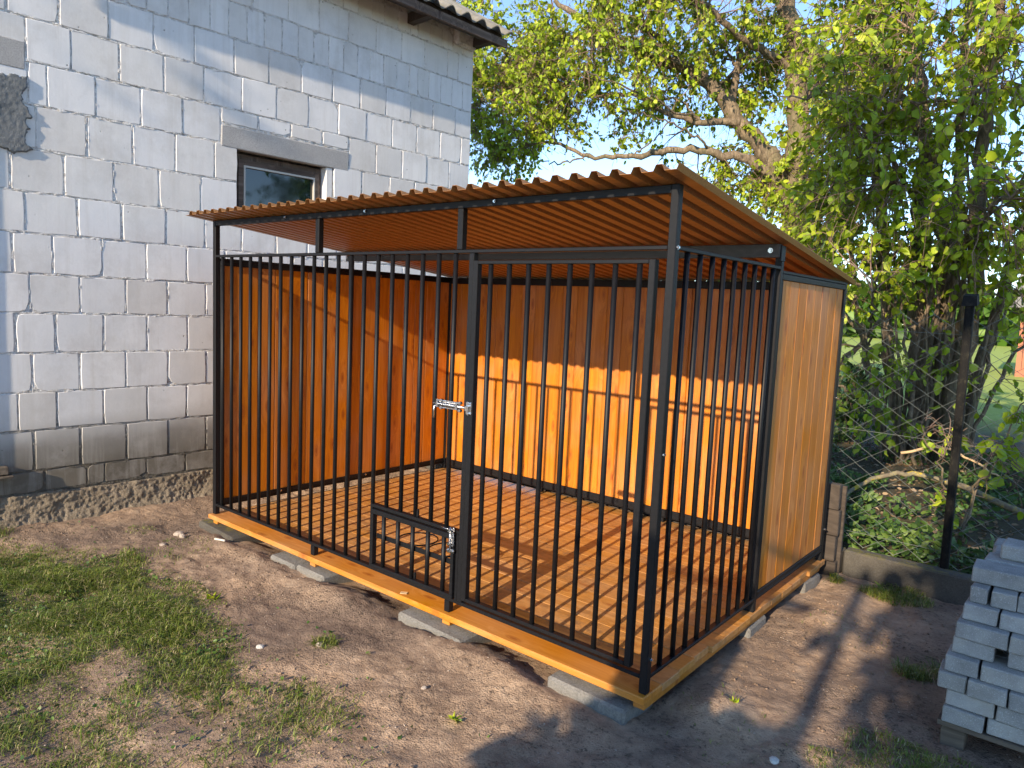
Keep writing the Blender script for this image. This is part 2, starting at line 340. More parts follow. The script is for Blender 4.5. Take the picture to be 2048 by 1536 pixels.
# ------------------------------------------------------------------ ground
def gz(x, y):
    x = np.asarray(x, float); y = np.asarray(y, float)
    z = -.108+.020*vn(x, y, 1.1, 1)+.022*vn(x, y, 3.3, 2)+.012*vn(x, y, 9, 3)
    near = 1-ss(6, 12, np.hypot(x-2, y))
    z += near*(.020*vn(x, y, 5.5, 14)+.012*np.abs(vn(x+.4*y, y-.3*x, 11, 15))+.007*vn(x, y, 22, 4)+.005*vn(x, y, 48, 5))
    cl = np.clip(vn(x, y, 30, 6)+.05, 0, 1)*np.clip(vn(x, y, 1.7, 7)*2+.3, 0, 1); z += near*cl*.030
    inside = ss(-.05, .12, x)*(1-ss(2.85, 3.0, x))*ss(0, .15, y)*(1-ss(1.85, 2.0, y))
    z = z*(1-inside)+(-.135)*inside
    z += .05*np.exp(-(((x-3.16)/.13)**2+((y-.24)/.16)**2))
    z += .04*np.exp(-(((x-3.20)/.12)**2+((y-1.55)/.45)**2))
    z += .025*np.exp(-(((x-1.45)/.25)**2+((y+.05)/.10)**2))+.03*np.exp(-(((x-2.35)/.20)**2+((y+.06)/.09)**2))
    z += .022*np.exp(-((y+.12)/.07)**2)*(.5+1.6*np.clip(vn(x, x*0, 2.3, 16)+.2, 0, 1))*ss(-.1, .1, x)*(1-ss(2.9, 3.1, x))
    bk = ss(2.26, 2.34, y)
    z = z+bk*(.09+.02*vn(x, y, 1.5, 8))
    z += .22*np.exp(-(((x-3.45)/.55)**2+((y-5.2)/.45)**2))
    z += near*.03*np.exp(-((x-.049*y+.66)/.16)**2)*(1-ss(1.5, 2.5, y))
    far = ss(12, 30, y); z = z*(1-far)+(-.12)*far
    return z
def axis(lo, hi, st, far, k):
    a = np.arange(lo, hi+1e-6, st); g = np.geomspace(st*2, far, k)
    return np.concatenate([lo-g[::-1], a, hi+g])
gx = axis(-1.0, 4.9, .016, 500, 34); gy = axis(-1.9, 3.4, .016, 600, 60)
X, Y = np.meshgrid(gx, gy, indexing='ij'); Z = gz(X, Y); nx, ny = X.shape
idx = np.arange(nx*ny).reshape(nx, ny)
F = np.stack([idx[:-1, :-1], idx[1:, :-1], idx[1:, 1:], idx[:-1, 1:]], -1).reshape(-1, 4)
ob('ground', fmesh('ground', np.stack([X, Y, Z], -1).reshape(-1, 3), F, M['soil'], True), kind='structure')
# far road beyond the trees
V = []; F = []
for i, t in enumerate(np.linspace(-60, 60, 40)):
    V += [(t, 17.0+.01*t*t*.1, -.108), (t, 21.2+.01*t*t*.1, -.108)]
    if i: F.append((2*i-2, 2*i, 2*i+1, 2*i-1))
ob('road', mesh('road', V, F, M['road']), kind='structure')

# ------------------------------------------------------------------ block building
WA = R(2.8)
B = thing('block_building', 'whitish concrete block outbuilding with small window and corrugated eave, left of the kennel', 'building', (-.7, 0, 0), (0, 0, -WA))
def block_mesh(y0, y1, z0, z1, mat, depth=.03, proud=0.0, jt=.0022):
    """one block face with a slightly uneven outline and rounded arris; local x = out of the wall"""
    cy, cz = (y0+y1)/2, (z0+z1)/2; hw, hh = (y1-y0)/2, (z1-z0)/2
    def side(n, f): return [f(i/n) for i in range(n)]
    ny_ = 5 if hw > .08 else 3
    ring = side(ny_, lambda t: (-hw+2*hw*t, -hh))+side(4, lambda t: (hw, -hh+2*hh*t))+side(ny_, lambda t: (hw-2*hw*t, hh))+side(4, lambda t: (-hw, hh-2*hh*t))
    ring = [(a+random.uniform(-jt, jt), b+random.uniform(-jt, jt)) for a, b in ring]
    k = len(ring); V = []; cr = .012
    corner = {0, ny_, ny_+4, 2*ny_+4}
    for i, (a, b) in enumerate(ring):
        if i in corner:
            a -= math.copysign(.0022, a); b -= math.copysign(.0022, b)
        ring[i] = (a, b)
    if random.random() < .3:
        q_ = random.choice(sorted(corner)); cc = random.uniform(.008, .024); ring[q_] = (ring[q_][0]-math.copysign(cc, ring[q_][0]), ring[q_][1]-math.copysign(cc*.8, ring[q_][1]))
    px = [proud+random.uniform(-.002, .002) for _ in range(k)]
    for (a, b), p in zip(ring, px): V.append((p-depth, a, b))
    for (a, b), p in zip(ring, px): V.append((proud-.003, a, b))
    for (a, b), p in zip(ring, px): V.append((proud, a-(math.copysign(.003, a) if abs(a) > hw-.01 else 0), b-(math.copysign(.003, b) if abs(b) > hh-.01 else 0)))
    V.append((proud, 0, 0)); F = []
    for r_ in (0, 1):
        for i in range(k):
            j = (i+1) % k; F.append((r_*k+i, r_*k+j, (r_+1)*k+j, (r_+1)*k+i))
    for i in range(k): F.append((2*k+i, 2*k+(i+1) % k, 3*k))
    return mesh('block', V, F, mat), (0, cy, cz)
rows = [  # z0, z1, joints
 (3.542, 3.70, [-1.5, -1.24, -.98, -.72, -.46, -.2, .06, .32, .58, .84, 1.10, 1.25, 1.38, 1.514, 1.648, 1.773, 1.907, 2.037, 2.117, 2.249, 2.386, 2.512, 2.631, 2.765]),
 (3.306, 3.542, [-1.45, -1.19, -.93, -.67, -.41, -.15, .11, .38, .645, .919, 1.172, 1.428, 1.693, 1.949, 2.198, 2.459, 2.583, 2.765]),
 (3.070, 3.306, [-1.5, -1.24, -.98, -.72, -.46, -.20, -.057, .073, .203, .345, .474, .606, .734, .871, .999, 1.131, 1.259, 1.389, 1.519, 1.641, 1.773, 1.904, 2.037, 2.129, 2.254, 2.387, 2.519, 2.651, 2.765]),
 (2.834, 3.070, [-1.33, -1.07, -.804, -.543, -.28, -.017, .242, .511, .771, 1.029, 1.294, 1.552, 1.803, 2.06, 2.31, 2.57, 2.765]),
 (2.601, 2.834, [-1.5, -1.24, -.99, -.85, -.713, -.486, -.221, .044, .304, .568, .828, 1.091, 1.353, 1.615, 1.873, 2.136, 2.401, 2.652, 2.765]),
 (2.363, 2.601, [-1.22, -.96, -.705, -.612, -.357, -.098, .162, .418]),
 (2.363, 2.601, [1.456, 1.714, 1.985, 2.252, 2.517, 2.765]),
 (2.498, 2.601, [.42, .69, .95, 1.21, 1.452]),
 (2.117, 2.363, [-1.45, -1.19, -.93, -.672, -.411, -.146, .112, .374, .54]),
 (2.117, 2.363, [1.315, 1.585, 1.859, 2.124, 2.39, 2.65, 2.765]),
 (1.873, 2.117, [-1.32, -1.06, -.802, -.534, -.263, .008, .28, .54]),
 (1.873, 2.117, [1.315, 1.45, 1.715, 1.98, 2.25, 2.51, 2.765]),
 (1.641, 1.873, [-1.26, -1.0, -.738, -.47, -.216, .049, .309, .572, .835, 1.097, 1.36, 1.62, 1.885, 2.15, 2.41, 2.67, 2.765]),
 (1.406, 1.641, [-1.32, -1.06, -.801, -.603, -.335, -.075, .185, .447, .71, .972, 1.235, 1.5, 1.76, 2.02, 2.285, 2.55, 2.765]),
 (1.18, 1.406, [-1.25, -.99, -.726, -.461, -.201, .058, .315, .578, .84, 1.10, 1.365, 1.63, 1.89, 2.15, 2.415, 2.765]),
 (.945, 1.18, [-1.33, -1.07, -.804, -.595, -.334, -.073, .19, .45, .71, .97]),
 (.713, .945, [-1.25, -.99, -.724, -.467, -.207, .057, .317, .58, .84]),
 (.485, .713, [-1.32, -1.06, -.799, -.599, -.338, -.078, .181, .44, .70, .96]),
 (.240, .485, [-1.25, -.99, -.725, -.471, -.207, .058, .314, .575, .84]),
 (.110, .240, [-1.20, -.93, -.669, -.44, -.339, -.085, .168, .43, .69, .95]),
]
for ri, (z0, z1, js) in enumerate(rows):
    for a, b in zip(js[:-1], js[1:]):
        if z0 == 3.07 and a < -1.2: pass
        jw = random.choice([.007, .008, .009, .010, .012, .019]) if b-a > .2 else .008
        sg = lambda t: (t-.3)*0
        zz0 = z0+.0048+random.uniform(-.0015, .002); zz1 = z1-.0048+random.uniform(-.002, .002)
        me, loc = block_mesh(a+jw/2, b-(jw/2 if b < 2.76 else 0), zz0, zz1, M['block'], proud=random.uniform(-.002, .003))
        ob('block', me, B, loc)
SV = []; SF = []
for z0, z1, js in rows:
    for a, b in zip(js[:-1], js[1:]):
        for _ in range(int((b-a)*30)+2):
            if random.random() < .78: cy, cz, wy, wz = random.uniform(a, b), z0+random.uniform(-.006, .008), random.uniform(.010, .045), random.uniform(.003, .008)
            else: cy, cz, wy, wz = b+random.uniform(-.006, .006), random.uniform(z0, z1), random.uniform(.003, .007), random.uniform(.008, .03)
            if cy < -1.4 or cy > 2.72 or (.53 < cy < 1.33 and 1.86 < cz < 2.36): continue
            k = 8; n0 = len(SV); SV.append((.0012+random.uniform(0, .0008), cy, cz))
            for j in range(k):
                t = 2*math.pi*j/k; q = random.uniform(.5, 1.2); SV.append((.0004, cy+wy*q*math.cos(t), cz+wz*q*math.sin(t)))
            SF += [(n0, n0+1+j, n0+1+(j+1) % k) for j in range(k)]
ob('mortar_smear', mesh('mortar_smear', SV, SF, M['mortar']), B, kind='stuff')
# lower blocks behind the kennel are only a plain rendered strip (nothing of them shows)
g = G()
def wallbox(y0, y1, z0, z1, x1=-.0042): g.box((-.30, y0, z0), (x1, y1, z1))
wallbox(-1.62, .535, -.3, 3.74); wallbox(1.32, 2.762, -.3, 3.74); wallbox(.535, 1.32, -.3, 1.873); wallbox(.535, 1.32, 2.35, 3.74)
ob('mortar_core', g.me('mortar_core', M['mortar']), B)
g = G(); g.box((-4.2, 2.45, -.3), (-.302, 2.758, 3.7)); g.box((-4.2, -1.62, -.3), (-.302, -1.4, 3.7)); g.box((-4.4, -1.62, -.3), (-4.2, 2.758, 3.7))
ob('rear_wall', g.me('rear_wall', M['block']), B)
g = G(); g.box((-.06, .42, 2.342), (.004, 1.453, 2.486), .006, .003); ob('lintel', g.me('lintel', M['lintel']), B, label='bare grey concrete lintel over the window')
g = G(); g.box((-.06, -1.5, 2.545), (.005, -.715, 2.70), .006, .003)
B2 = ob('lintel', g.me('lintel', M['lintel']), B)
# window reveal, frame, pane
wf = G()
fx0, fx1 = -.14, -.075
wf.box((fx0, .545, 1.88), (fx1, .60, 2.33), .004); wf.box((fx0, 1.20, 1.88), (fx1, 1.255, 2.33), .004)
wf.box((fx0, .60, 2.255), (fx1, 1.20, 2.33), .004); wf.box((fx0, .60, 1.88), (fx1, 1.20, 1.93), .004)
wo = ob('window', wf.me('window', M['wood_win']), B, label='small weathered wooden window with one dark pane')
sf = G(); s0, s1 = -.10, -.055
sf.box((s0, .575, 1.90), (s1, .615, 2.29), .003); sf.box((s0, 1.185, 1.90), (s1, 1.225, 2.29), .003); sf.box((s0, .615, 2.25), (s1, 1.185, 2.29), .003); sf.box((s0, .615, 1.90), (s1, 1.185, 1.94), .003)
ob('sash', sf.me('sash', M['wood_win']), wo)
bd = G(); bd.box((-.065, .613, 2.238), (-.050, 1.187, 2.251)); bd.box((-.065, .613, 1.94), (-.050, .624, 2.24)); bd.box((-.065, 1.176, 1.94), (-.050, 1.187, 2.24)); bd.box((-.065, .613, 1.938), (-.050, 1.187, 1.95))
ob('glazing_bead', bd.me('glazing_bead', M['paint']), wo)
pn = G(); pn.box((-.078, .615, 1.94), (-.070, 1.185, 2.25)); ob('pane', pn.me('pane', M['glass']), wo)
rv = G(); rv.box((-.29, 1.257, 1.875), (-.006, 1.312, 2.34), .004); ob('reveal', rv.me('reveal', M['block']), B)
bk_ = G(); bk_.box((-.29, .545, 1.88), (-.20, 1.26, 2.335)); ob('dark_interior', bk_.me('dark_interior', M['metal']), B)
# cement patch at the left door jamb
ys = np.linspace(-1.0, -.60, 90); zs = np.linspace(2.02, 2.56, 120); YY, ZZ = np.meshgrid(ys, zs, indexing='ij')
edge = -.73+.05*vn(ZZ, ZZ*0, 9, 21)*2+.035*vn(ZZ, ZZ*0, 26, 22)
dd = np.minimum(edge-YY, np.minimum(2.50-ZZ+.05*vn(YY, ZZ, 12, 23), ZZ-2.10+.06*vn(YY, ZZ, 12, 24)))
dd = dd+.02*vn(YY, ZZ, 45, 26)+.012*vn(YY, ZZ, 90, 27)
HH = -.012+.026*ss(0.0, .008, dd)+.004*vn(YY, ZZ, 14, 25)+.003*vn(YY, ZZ, 60, 28)
idx = np.arange(YY.size).reshape(YY.shape); F = np.stack([idx[:-1, :-1], idx[1:, :-1], idx[1:, 1:], idx[:-1, 1:]], -1).reshape(-1, 4)
ob('cement_patch', fmesh('cement_patch', np.stack([HH, YY, ZZ], -1).reshape(-1, 3), F, M['cement'], True), B)
# rough plinth
ys = np.arange(-1.6, 2.77, .007); zs = np.arange(-.30, .118, .007); YY, ZZ = np.meshgrid(ys, zs, indexing='ij')
top = .105+.012*vn(YY, YY*0, 5, 31)
HH = .008+.05*ss(.10, -.20, ZZ)+.06*ss(-.02, -.26, ZZ)+.014*vn(YY, ZZ, 9, 32)+.010*vn(YY, ZZ, 24, 33)+.011*vn(YY, ZZ, 66, 34)+.007*vn(YY, ZZ, 110, 35)
HH = np.where(ZZ > top-.007, -.012, HH); ZZ2 = np.minimum(ZZ, top)
idx = np.arange(YY.size).reshape(YY.shape); F = np.stack([idx[:-1, :-1], idx[1:, :-1], idx[1:, 1:], idx[:-1, 1:]], -1).reshape(-1, 4)
ob('plinth', fmesh('plinth', np.stack([HH, YY, ZZ2], -1).reshape(-1, 3), F, M['plinth'], True), B, label='rough crumbling concrete plinth')
# unseen upright added at left to cast the wall shadow, and the timber sill end
g = G(); g.box((-.02, -1.36, -.1), (.075, -1.26, 2.54), .004); ob('caster_upright', g.me('caster_upright', M['wood_dark']), B)
g = G(); g.box((-.03, -1.15, .245), (.05, -.865, .292), .004, .002); g.box((-.01, -1.15, .228), (.07, -.845, .240), .002); ob('sill_board', g.me('sill_board', M['wood_pal']), B)
# corrugated fibre cement roof
pit2 = R(30); nyw = int((2.93+1.9)/.177*10); ys = np.linspace(-1.9, 2.93, nyw); ts = np.linspace(0, 4.6, 24)
TT, YW = np.meshgrid(ts, ys, indexing='ij'); wv = .026*np.cos(2*np.pi*(YW-.06)/.177)+.004*vn(TT, YW, 3, 41)
def roofpts(off):
    return np.stack([.33-TT*math.cos(pit2)-(wv+off)*math.sin(pit2)*-1, YW, 3.715+TT*math.sin(pit2)+(wv+off)*math.cos(pit2)], -1)
A1, A2 = roofpts(0), roofpts(.007); idx = np.arange(TT.size).reshape(TT.shape); nn = TT.size
def quads(ix): return np.stack([ix[:-1, :-1], ix[1:, :-1], ix[1:, 1:], ix[:-1, 1:]], -1).reshape(-1, 4)
q1 = quads(idx)[:, ::-1]; q2 = quads(idx)+nn
e1 = np.stack([idx[0, :-1], idx[0, 1:], idx[0, 1:]+nn, idx[0, :-1]+nn], -1); e2 = np.stack([idx[:-1, -1], idx[1:, -1], idx[1:, -1]+nn, idx[:-1, -1]+nn], -1)
rf = ob('roof', fmesh('roof', np.concatenate([A1.reshape(-1, 3), A2.reshape(-1, 3)]), np.concatenate([q1, q2, e1, e2[:, ::-1]]), M['fibre'], True), B, label='corrugated fibre cement roof edge with lichen')
g = G(); g.box((.272, -1.9, 3.615), (.292, 2.90, 3.686), .003, .002); ob('fascia', g.me('fascia', M['wood_win']), rf)
g = G(); g.box((.19, -1.85, 3.64), (.235, 2.88, 3.748)); ob('purlin', g.me('purlin', M['wood_dark']), rf)
g = G(); g.box((-.31, -1.6, 3.742), (.02, 2.76, 3.80)); ob('wall_plate', g.me('wall_plate', M['wood_dark']), rf)
for yb in np.arange(-1.5, 2.8, .7):
    g = G(); g.box((-.30, yb, 3.62), (.262, yb+.07, 3.70), .003); ob('rafter', g.me('rafter', M['wood_dark']), rf)
g = G(); g.box((-.3, 2.52, 3.60), (.05, 2.765, 3.745), .02, .012); ob('corner_mortar', g.me('corner_mortar', M['mortar']), B)

# ------------------------------------------------------------------ concrete blocks, deck
def slab(name, x0, x1, y0, y1, zt, th, label, rz=0, mat='paver'):
    cx, cy = (x0+x1)/2, (y0+y1)/2; g = G(); g.box((x0-cx, y0-cy, -th), (x1-cx, y1-cy, 0), .010, .004)
    return thing(name, label, 'concrete block', (cx, cy, zt), (0, 0, rz), 'concrete blocks bedded under the deck', g.me(name, M['slabc' if mat == 'paver' else mat]))
slab('concrete_block', -.10, .33, -.05, .20, -.062, .10, 'sandy brown concrete block under the far left front corner of the deck', R(-3), 'kerb')
slab('concrete_block', .72, .94, -.055, .20, -.061, .10, 'left half of the two-piece grey concrete block under the deck front', R(1))
slab('concrete_block', .945, 1.19, -.045, .20, -.061, .10, 'right half of the two-piece grey concrete block under the deck front', R(-1))
slab('concrete_block', 1.76, 2.16, -.060, .16, -.061, .12, 'thick grey concrete block under the deck front below the dog hatch', R(-1.5))
slab('concrete_block', 2.60, 2.95, -.045, .17, -.061, .12, 'long grey concrete block under the near front corner of the deck', R(-1.0))
slab('concrete_block', 2.72, 3.01, .93, 1.15, -.061, .11, 'concrete block under the right edge of the deck at mid depth', R(2))
slab('concrete_block', 2.74, 3.01, 1.72, 1.96, -.061, .11, 'concrete block under the rear right corner of the deck', R(-2))
D = thing('wooden_deck', 'orange stained plank deck laid on concrete blocks under the kennel', 'deck', (1.5, 1, 0))
def dk(name, me, loc=(0, 0, 0), **k): return ob(name, me, D, (loc[0]-1.5, loc[1]-1, loc[2]), **k)
ye = -.022
first = True
for i in range(15):
    wd = .139 if i == 0 else .1345
    x0 = random.uniform(-.012, .006) if i else -.013; x1 = 3.0+random.uniform(-.004, .016) if i else 3.004
    g = G(); L = x1-x0
    g.box((-L/2, -wd/2, -.028), (L/2, wd/2, 0), .0035 if i == 0 else .0016, .0005)
    dk('board', g.me('board', M['wood_edge' if i == 0 else 'wood_fl']), ((x0+x1)/2, ye+wd/2, -random.uniform(0, .0015)))
    ye += wd+.0014
for x in (.0, 1.00, 1.985, 2.95):
    g = G(); g.box((-.0225, -.99, -.0325), (.0225, .99, 0), .002); dk('joist', g.me('joist', M['wood_edge']), (x+.0225, .985+.01, -.0285))

# ------------------------------------------------------------------ kennel
K = thing('dog_kennel', 'black steel barred dog kennel with orange board walls and corrugated lean-to roof', 'dog kennel', (1.5, 1, .001))
def kb(name, a, b, mat='metal', c=.0022, parent=None, **kw):
    ctr = tuple((p+q)/2 for p, q in zip(a, b)); h = tuple(abs(q-p)/2 for p, q in zip(a, b))
    g = G(); g.box(tuple(-x for x in h), h, c); po = parent.get('_w', (1.5, 1, .001)) if parent else (1.5, 1, .001)
    o = ob(name, g.me(name, M[mat]), parent or K, tuple(p-q for p, q in zip(ctr, po)), **kw); return o
T = .03
roofz = lambda y: 1.764-.106*y
for x in (0, 2.97): kb('post', (x, 0, 0), (x+T, T, 1.7635))
for x in (0, 2.97): kb('post', (x, 2.0-T, 0), (x+T, 2.0, 1.549))
for x in (0, 2.97): kb('post', (x, .985, 0), (x+T, 1.015, 1.655))
for x in (1.01, 1.998):
    kb('leg', (x, .0, 0), (x+T, T, .0515)); kb('upright', (x, 0, 1.5655), (x+T, T, 1.733))
kb('top_beam', (.0305, .001, 1.7335), (2.9695, .0295, 1.7625))
kb('rail', (.0305, .0005, 1.5505), (2.9695, .0295, 1.565)); kb('rail', (.0305, .0005, .052), (2.9695, .0295, .0668))
# front bars
bar_me = None
def bar(x, y, z0, z1, parent=None, po=(1.5, 1, .001), r=.0102):
    g = G(); g.tube([(0, 0, 0), (0, 0, z1-z0)], r, 10)
    return ob('bar', g.me('bar', M['metal'], True), parent or K, (x-po[0], y-po[1], z0-po[2]))
FX = [.0885+.0997*i for i in range(20)]
proto = {}
def bars(xs, ys, z0, z1, parent=None, po=(1.5, 1, .001)):
    key = round(z1-z0, 3)
    for x, y in zip(xs, ys):
        if key not in proto: proto[key] = bar(x, y, z0, z1, parent, po)
        else:
            o = proto[key].copy(); COL.objects.link(o); o.parent = parent or K; o.location = (x-po[0], y-po[1], z0-po[2])
bars(FX[:15], [.015]*15, .0665, 1.551); bars(FX[15:], [.015]*5, .3755, 1.551)
kb('door_jamb', (2.0715, .0, .0672), (2.0985, T, 1.5502))
# dog hatch (bottom left of the door)
kb('rail', (1.484, .0, .3605), (2.071, T, .3757)); kb('hatch_jamb', (1.484, .0, .0672), (1.4995, T, .3600)); kb('hatch_jamb', (2.0555, 0, .0672), (2.0708, T, .3600))
H = ob('hatch', None, K, (1.77-1.5, -.012-1, .22-.001), label='small barred feeding hatch low in the front'); HP = (1.77, -.012, .22)
H['_w'] = HP
def hb(name, a, b, **k): return kb(name, a, b, parent=H, **k)
hb('frame', (1.503, -.012, .334), (2.052, .016, .3565)); hb('frame', (1.503, -.012, .0705), (2.052, .016, .088))
hb('frame', (1.503, -.012, .0885), (1.520, .016, .3335)); hb('frame', (2.035, -.012, .0885), (2.052, .016, .3335))
bars(FX[15:], [.002]*5, .0885, .3335, H, HP)
hb('flat_bar', (1.521, .012, .212), (2.034, .018, .236))
for cx in (1.70, 1.905):
    g = G(); pts = [(cx+.094*math.cos(t), .116+.094*math.sin(t), .226) for t in np.linspace(0, 2*math.pi, 37)]
    g.tube([tuple(p[i]-HP[i] for i in range(3)) for p in pts], .0036, 6, False); ob('bowl_ring', g.me('bowl_ring', M['metal'], True), H)
kb('stop', (1.796, .008, .3762), (1.806, .020, .412)); kb('stop', (1.796, .001, .0885), (1.806, .012, .118))
# door
Dr = ob('door', None, K, (2.52-1.5, -.004-1, .8-.001)); DP = (2.52, -.004, .8); Dr['_w'] = DP
kb('stile', (2.1015, -.006, .0795), (2.1265, .022, 1.520), parent=Dr); kb('stile', (2.9075, -.006, .0795), (2.9325, .022, 1.520), parent=Dr)
kb('door_rail', (2.127, -.006, 1.5045), (2.907, .022, 1.5195), parent=Dr); kb('door_rail', (2.127, -.006, .080), (2.907, .022, .0945), parent=Dr)
bars([2.187+.0971*i for i in range(8)], [.008]*8, .095, 1.504, Dr, DP)
# latches
def latch(px, py, pz, vertical, label):
    L = ob('latch', None, K, (px-1.5, py-1, pz-.001), (0, R(90) if vertical else 0, 0), label=label)
    g = G(); g.tube([(-.105, 0, 0), (.105, 0, 0)], .006, 10); ob('bolt', g.me('bolt', M['zinc'], True), L)
    g = G(); pts = [(-.075+.105*t, .0095*math.cos(t*2*math.pi*13), .0095*math.sin(t*2*math.pi*13)) for t in np.linspace(0, 1, 13*10)]
    g.tube(pts, .0017, 5, False); ob('spring', g.me('spring', M['zinc'], True), L)
    g = G(); g.tube([(-.085, 0, 0), (-.088, -.012, -.012), (-.090, -.014, -.062)], .004, 8); ob('handle', g.me('handle', M['zinc'], True), L)
    g = G(); g.box((-.10, .009, -.018), (.045, .0115, .018), .0008); g.box((-.082, -.010, -.014), (-.072, .010, .014), .001); g.box((.030, -.010, -.014), (.042, .010, .014), .001)
    ob('plate', g.me('plate', M['zinc']), L)
    g = G(); g.box((.082, .004, -.026), (.112, .0065, .026), .0008); g.box((.088, -.011, -.011), (.108, .004, .011), .001); ob('keeper', g.me('keeper', M['zinc']), L)
    for a, b in ((-.06, .015), (-.06, -.015), (.05, .016), (.05, -.016), (.098, .021), (.098, -.021)):
        g = G(); g.tube([(a, .010, b), (a, -.002, b)], .0075, 6); g.tube([(a, -.002, b), (a, -.006, b)], .0045, 8); ob('nut', g.me('nut', M['zinc']), L)
    return L
latch(2.012, -.014, .912, False, 'galvanised spring bolt across the front bars')
La = latch(2.042, -.020, .338, True, 'galvanised spring bolt upright on the hatch corner'); La.scale = (.52, .75, .75)
# right side
kb('rail', (2.971, .0305, 1.5505), (2.9995, .9845, 1.565)); kb('rail', (2.971, .0305, .052), (2.9995, 1.9695, .0665))
bars([2.985]*9, [.118+.1013*i for i in range(9)], .0668, 1.5503)
kb('rail', (2.971, 1.0155, 1.5355), (2.9995, 1.9695, 1.549)); kb('panel_rail', (2.974, 1.0155, 1.508), (3.0005, 1.9695, 1.5345))
kb('panel_rail', (2.974, 1.0155, .068), (3.0005, 1.9695, .092)); kb('panel_stile', (2.974, 1.0155, .0925), (3.0005, 1.0255, 1.5075)); kb('panel_stile', (2.974, 1.957, .0925), (3.0005, 1.9695, 1.5075))
kb('brace', (2.945, .9845, .0), (2.9695, 1.012, .05))
# left side and rear frames
kb('rail', (.0005, .0305, 1.5300), (.029, 1.9695, 1.5485)); kb('panel_rail', (.003, .0315, 1.505), (.033, 1.9690, 1.5295))
kb('rail', (.0005, .0305, .045), (.029, 1.9695, .060)); kb('panel_rail', (.003, .0315, .0605), (.033, 1.9690, .087))
kb('panel_stile', (.003, .0315, .0875), (.033, .0455, 1.5045))
kb('rail', (.0305, 1.9710, 1.520), (2.9695, 1.9995, 1.546)); kb('panel_rail', (.0305, 1.960, 1.499), (2.9695, 1.9700, 1.545))
kb('rail', (.0305, 1.9710, .030), (2.9695, 1.9995, .045)); kb('panel_rail', (.0305, 1.958, .040), (2.9695, 1.9700, .088))
for x in (1.0, 1.99): kb('leg', (x, 1.971, 0), (x+T, 1.9995, .0295))
# boards
def boards(n, start, pitch, fn, mat, z0, z1, th=.016, gap=.0012):
    g = G(); g.box((-th/2, -pitch/2+gap/2, z0), (th/2, pitch/2-gap/2, z1), .0042); me = g.me('board', M[mat])
    for i in range(n):
        o = ob('board', me, K); x, y, rz = fn(start+pitch*(i+.5)); o.location = (x-1.5+random.uniform(-.0006, .0006), y-1+random.uniform(-.0006, .0006), -.001); o.rotation_euler = (0, 0, rz)
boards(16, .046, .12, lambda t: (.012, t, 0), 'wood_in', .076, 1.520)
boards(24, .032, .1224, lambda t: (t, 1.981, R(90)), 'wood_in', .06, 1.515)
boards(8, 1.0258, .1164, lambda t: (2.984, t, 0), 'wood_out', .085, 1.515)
# roof beams and sheet
b_ = kb('beam', (.0, .962, 1.600), (2.9965, .9845, 1.6595), mat='wood_grey', c=.003)
kb('beam_cap', (2.9985, .962, 1.585), (3.004, 1.012, 1.6540))
for x in (.012, 2.955):
    g = G(); g.tube([(0, 0, 0), (0, -.002, 0)], .011, 16); g.tube([(0, -.002, 0), (0, -.007, 0)], .007, 6); ob('bolt', g.me('bolt', M['zinc']), K, (x-1.5, .9615-1, 1.630))
for (x, y, z, ax) in ((3.0005, .012, 1.557, 0), (3.0005, .02, .125, 0), (3.0005, .012, .86, 0), (3.001, 1.985, 1.36, 0), (3.001, 1.985, .18, 0), (3.001, 1.985, .92, 0), (.034, .52, 1.516, 0), (.034, 1.25, 1.516, 0), (.034, .45, .074, 0), (.034, 1.15, .074, 0), (1.4, -.0005, 1.75, 1), (2.2, -.0005, 1.75, 1), (.75, -.0005, 1.75, 1)):
    g = G(); d_ = (1, 0, 0) if ax == 0 else (0, -1, 0)
    g.tube([(0, 0, 0), tuple(.003*q for q in d_)], .0065, 10); g.tube([tuple(.003*q for q in d_), tuple(.008*q for q in d_)], .0045, 6)
    ob('bolt', g.me('bolt', M['zinc']), K, (x-1.5, y-1, z))
pitch = .0806; prof = []
x = -.050
while x < 3.07:
    prof += [(x, 0), (x+.041, 0), (x+.050, .0195), (x+.072, .0195)]; x += pitch
prof = [p for p in prof if p[0] < 3.075]
ny_ = 14; ysr = np.linspace(-.138, 2.10, ny_); V = []
for lay in (0, .0012):
    for y in ysr:
        for (xx, h) in prof:
            sag = .004*math.sin(xx*2.1+y*1.3)+.0015*math.sin(xx*17)*max(0, -y)*8
            V.append((xx-.022*(y)*(xx-.0)/3-1.5, y-1, roofz(y)+.0015+h+lay+sag*.4-.001))
np_ = len(prof); nn = ny_*np_; F = []
for i in range(ny_-1):
    for j in range(np_-1):
        a = i*np_+j; F.append((a, a+np_, a+np_+1, a+1)); F.append((nn+a, nn+a+1, nn+a+np_+1, nn+a+np_))
for j in range(np_-1):
    F.append((j, j+1, nn+j+1, nn+j)); a = (ny_-1)*np_+j; F.append((a, nn+a, nn+a+1, a+1))
for i in range(ny_-1):
    a = i*np_; F.append((a, nn+a, nn+a+np_, a+np_)); a += np_-1; F.append((a, a+np_, nn+a+np_, nn+a))
ob('roof_sheet', mesh('roof_sheet', V, F, M['sheet']), K, label='orange-brown trapezoidal metal roof sheet')

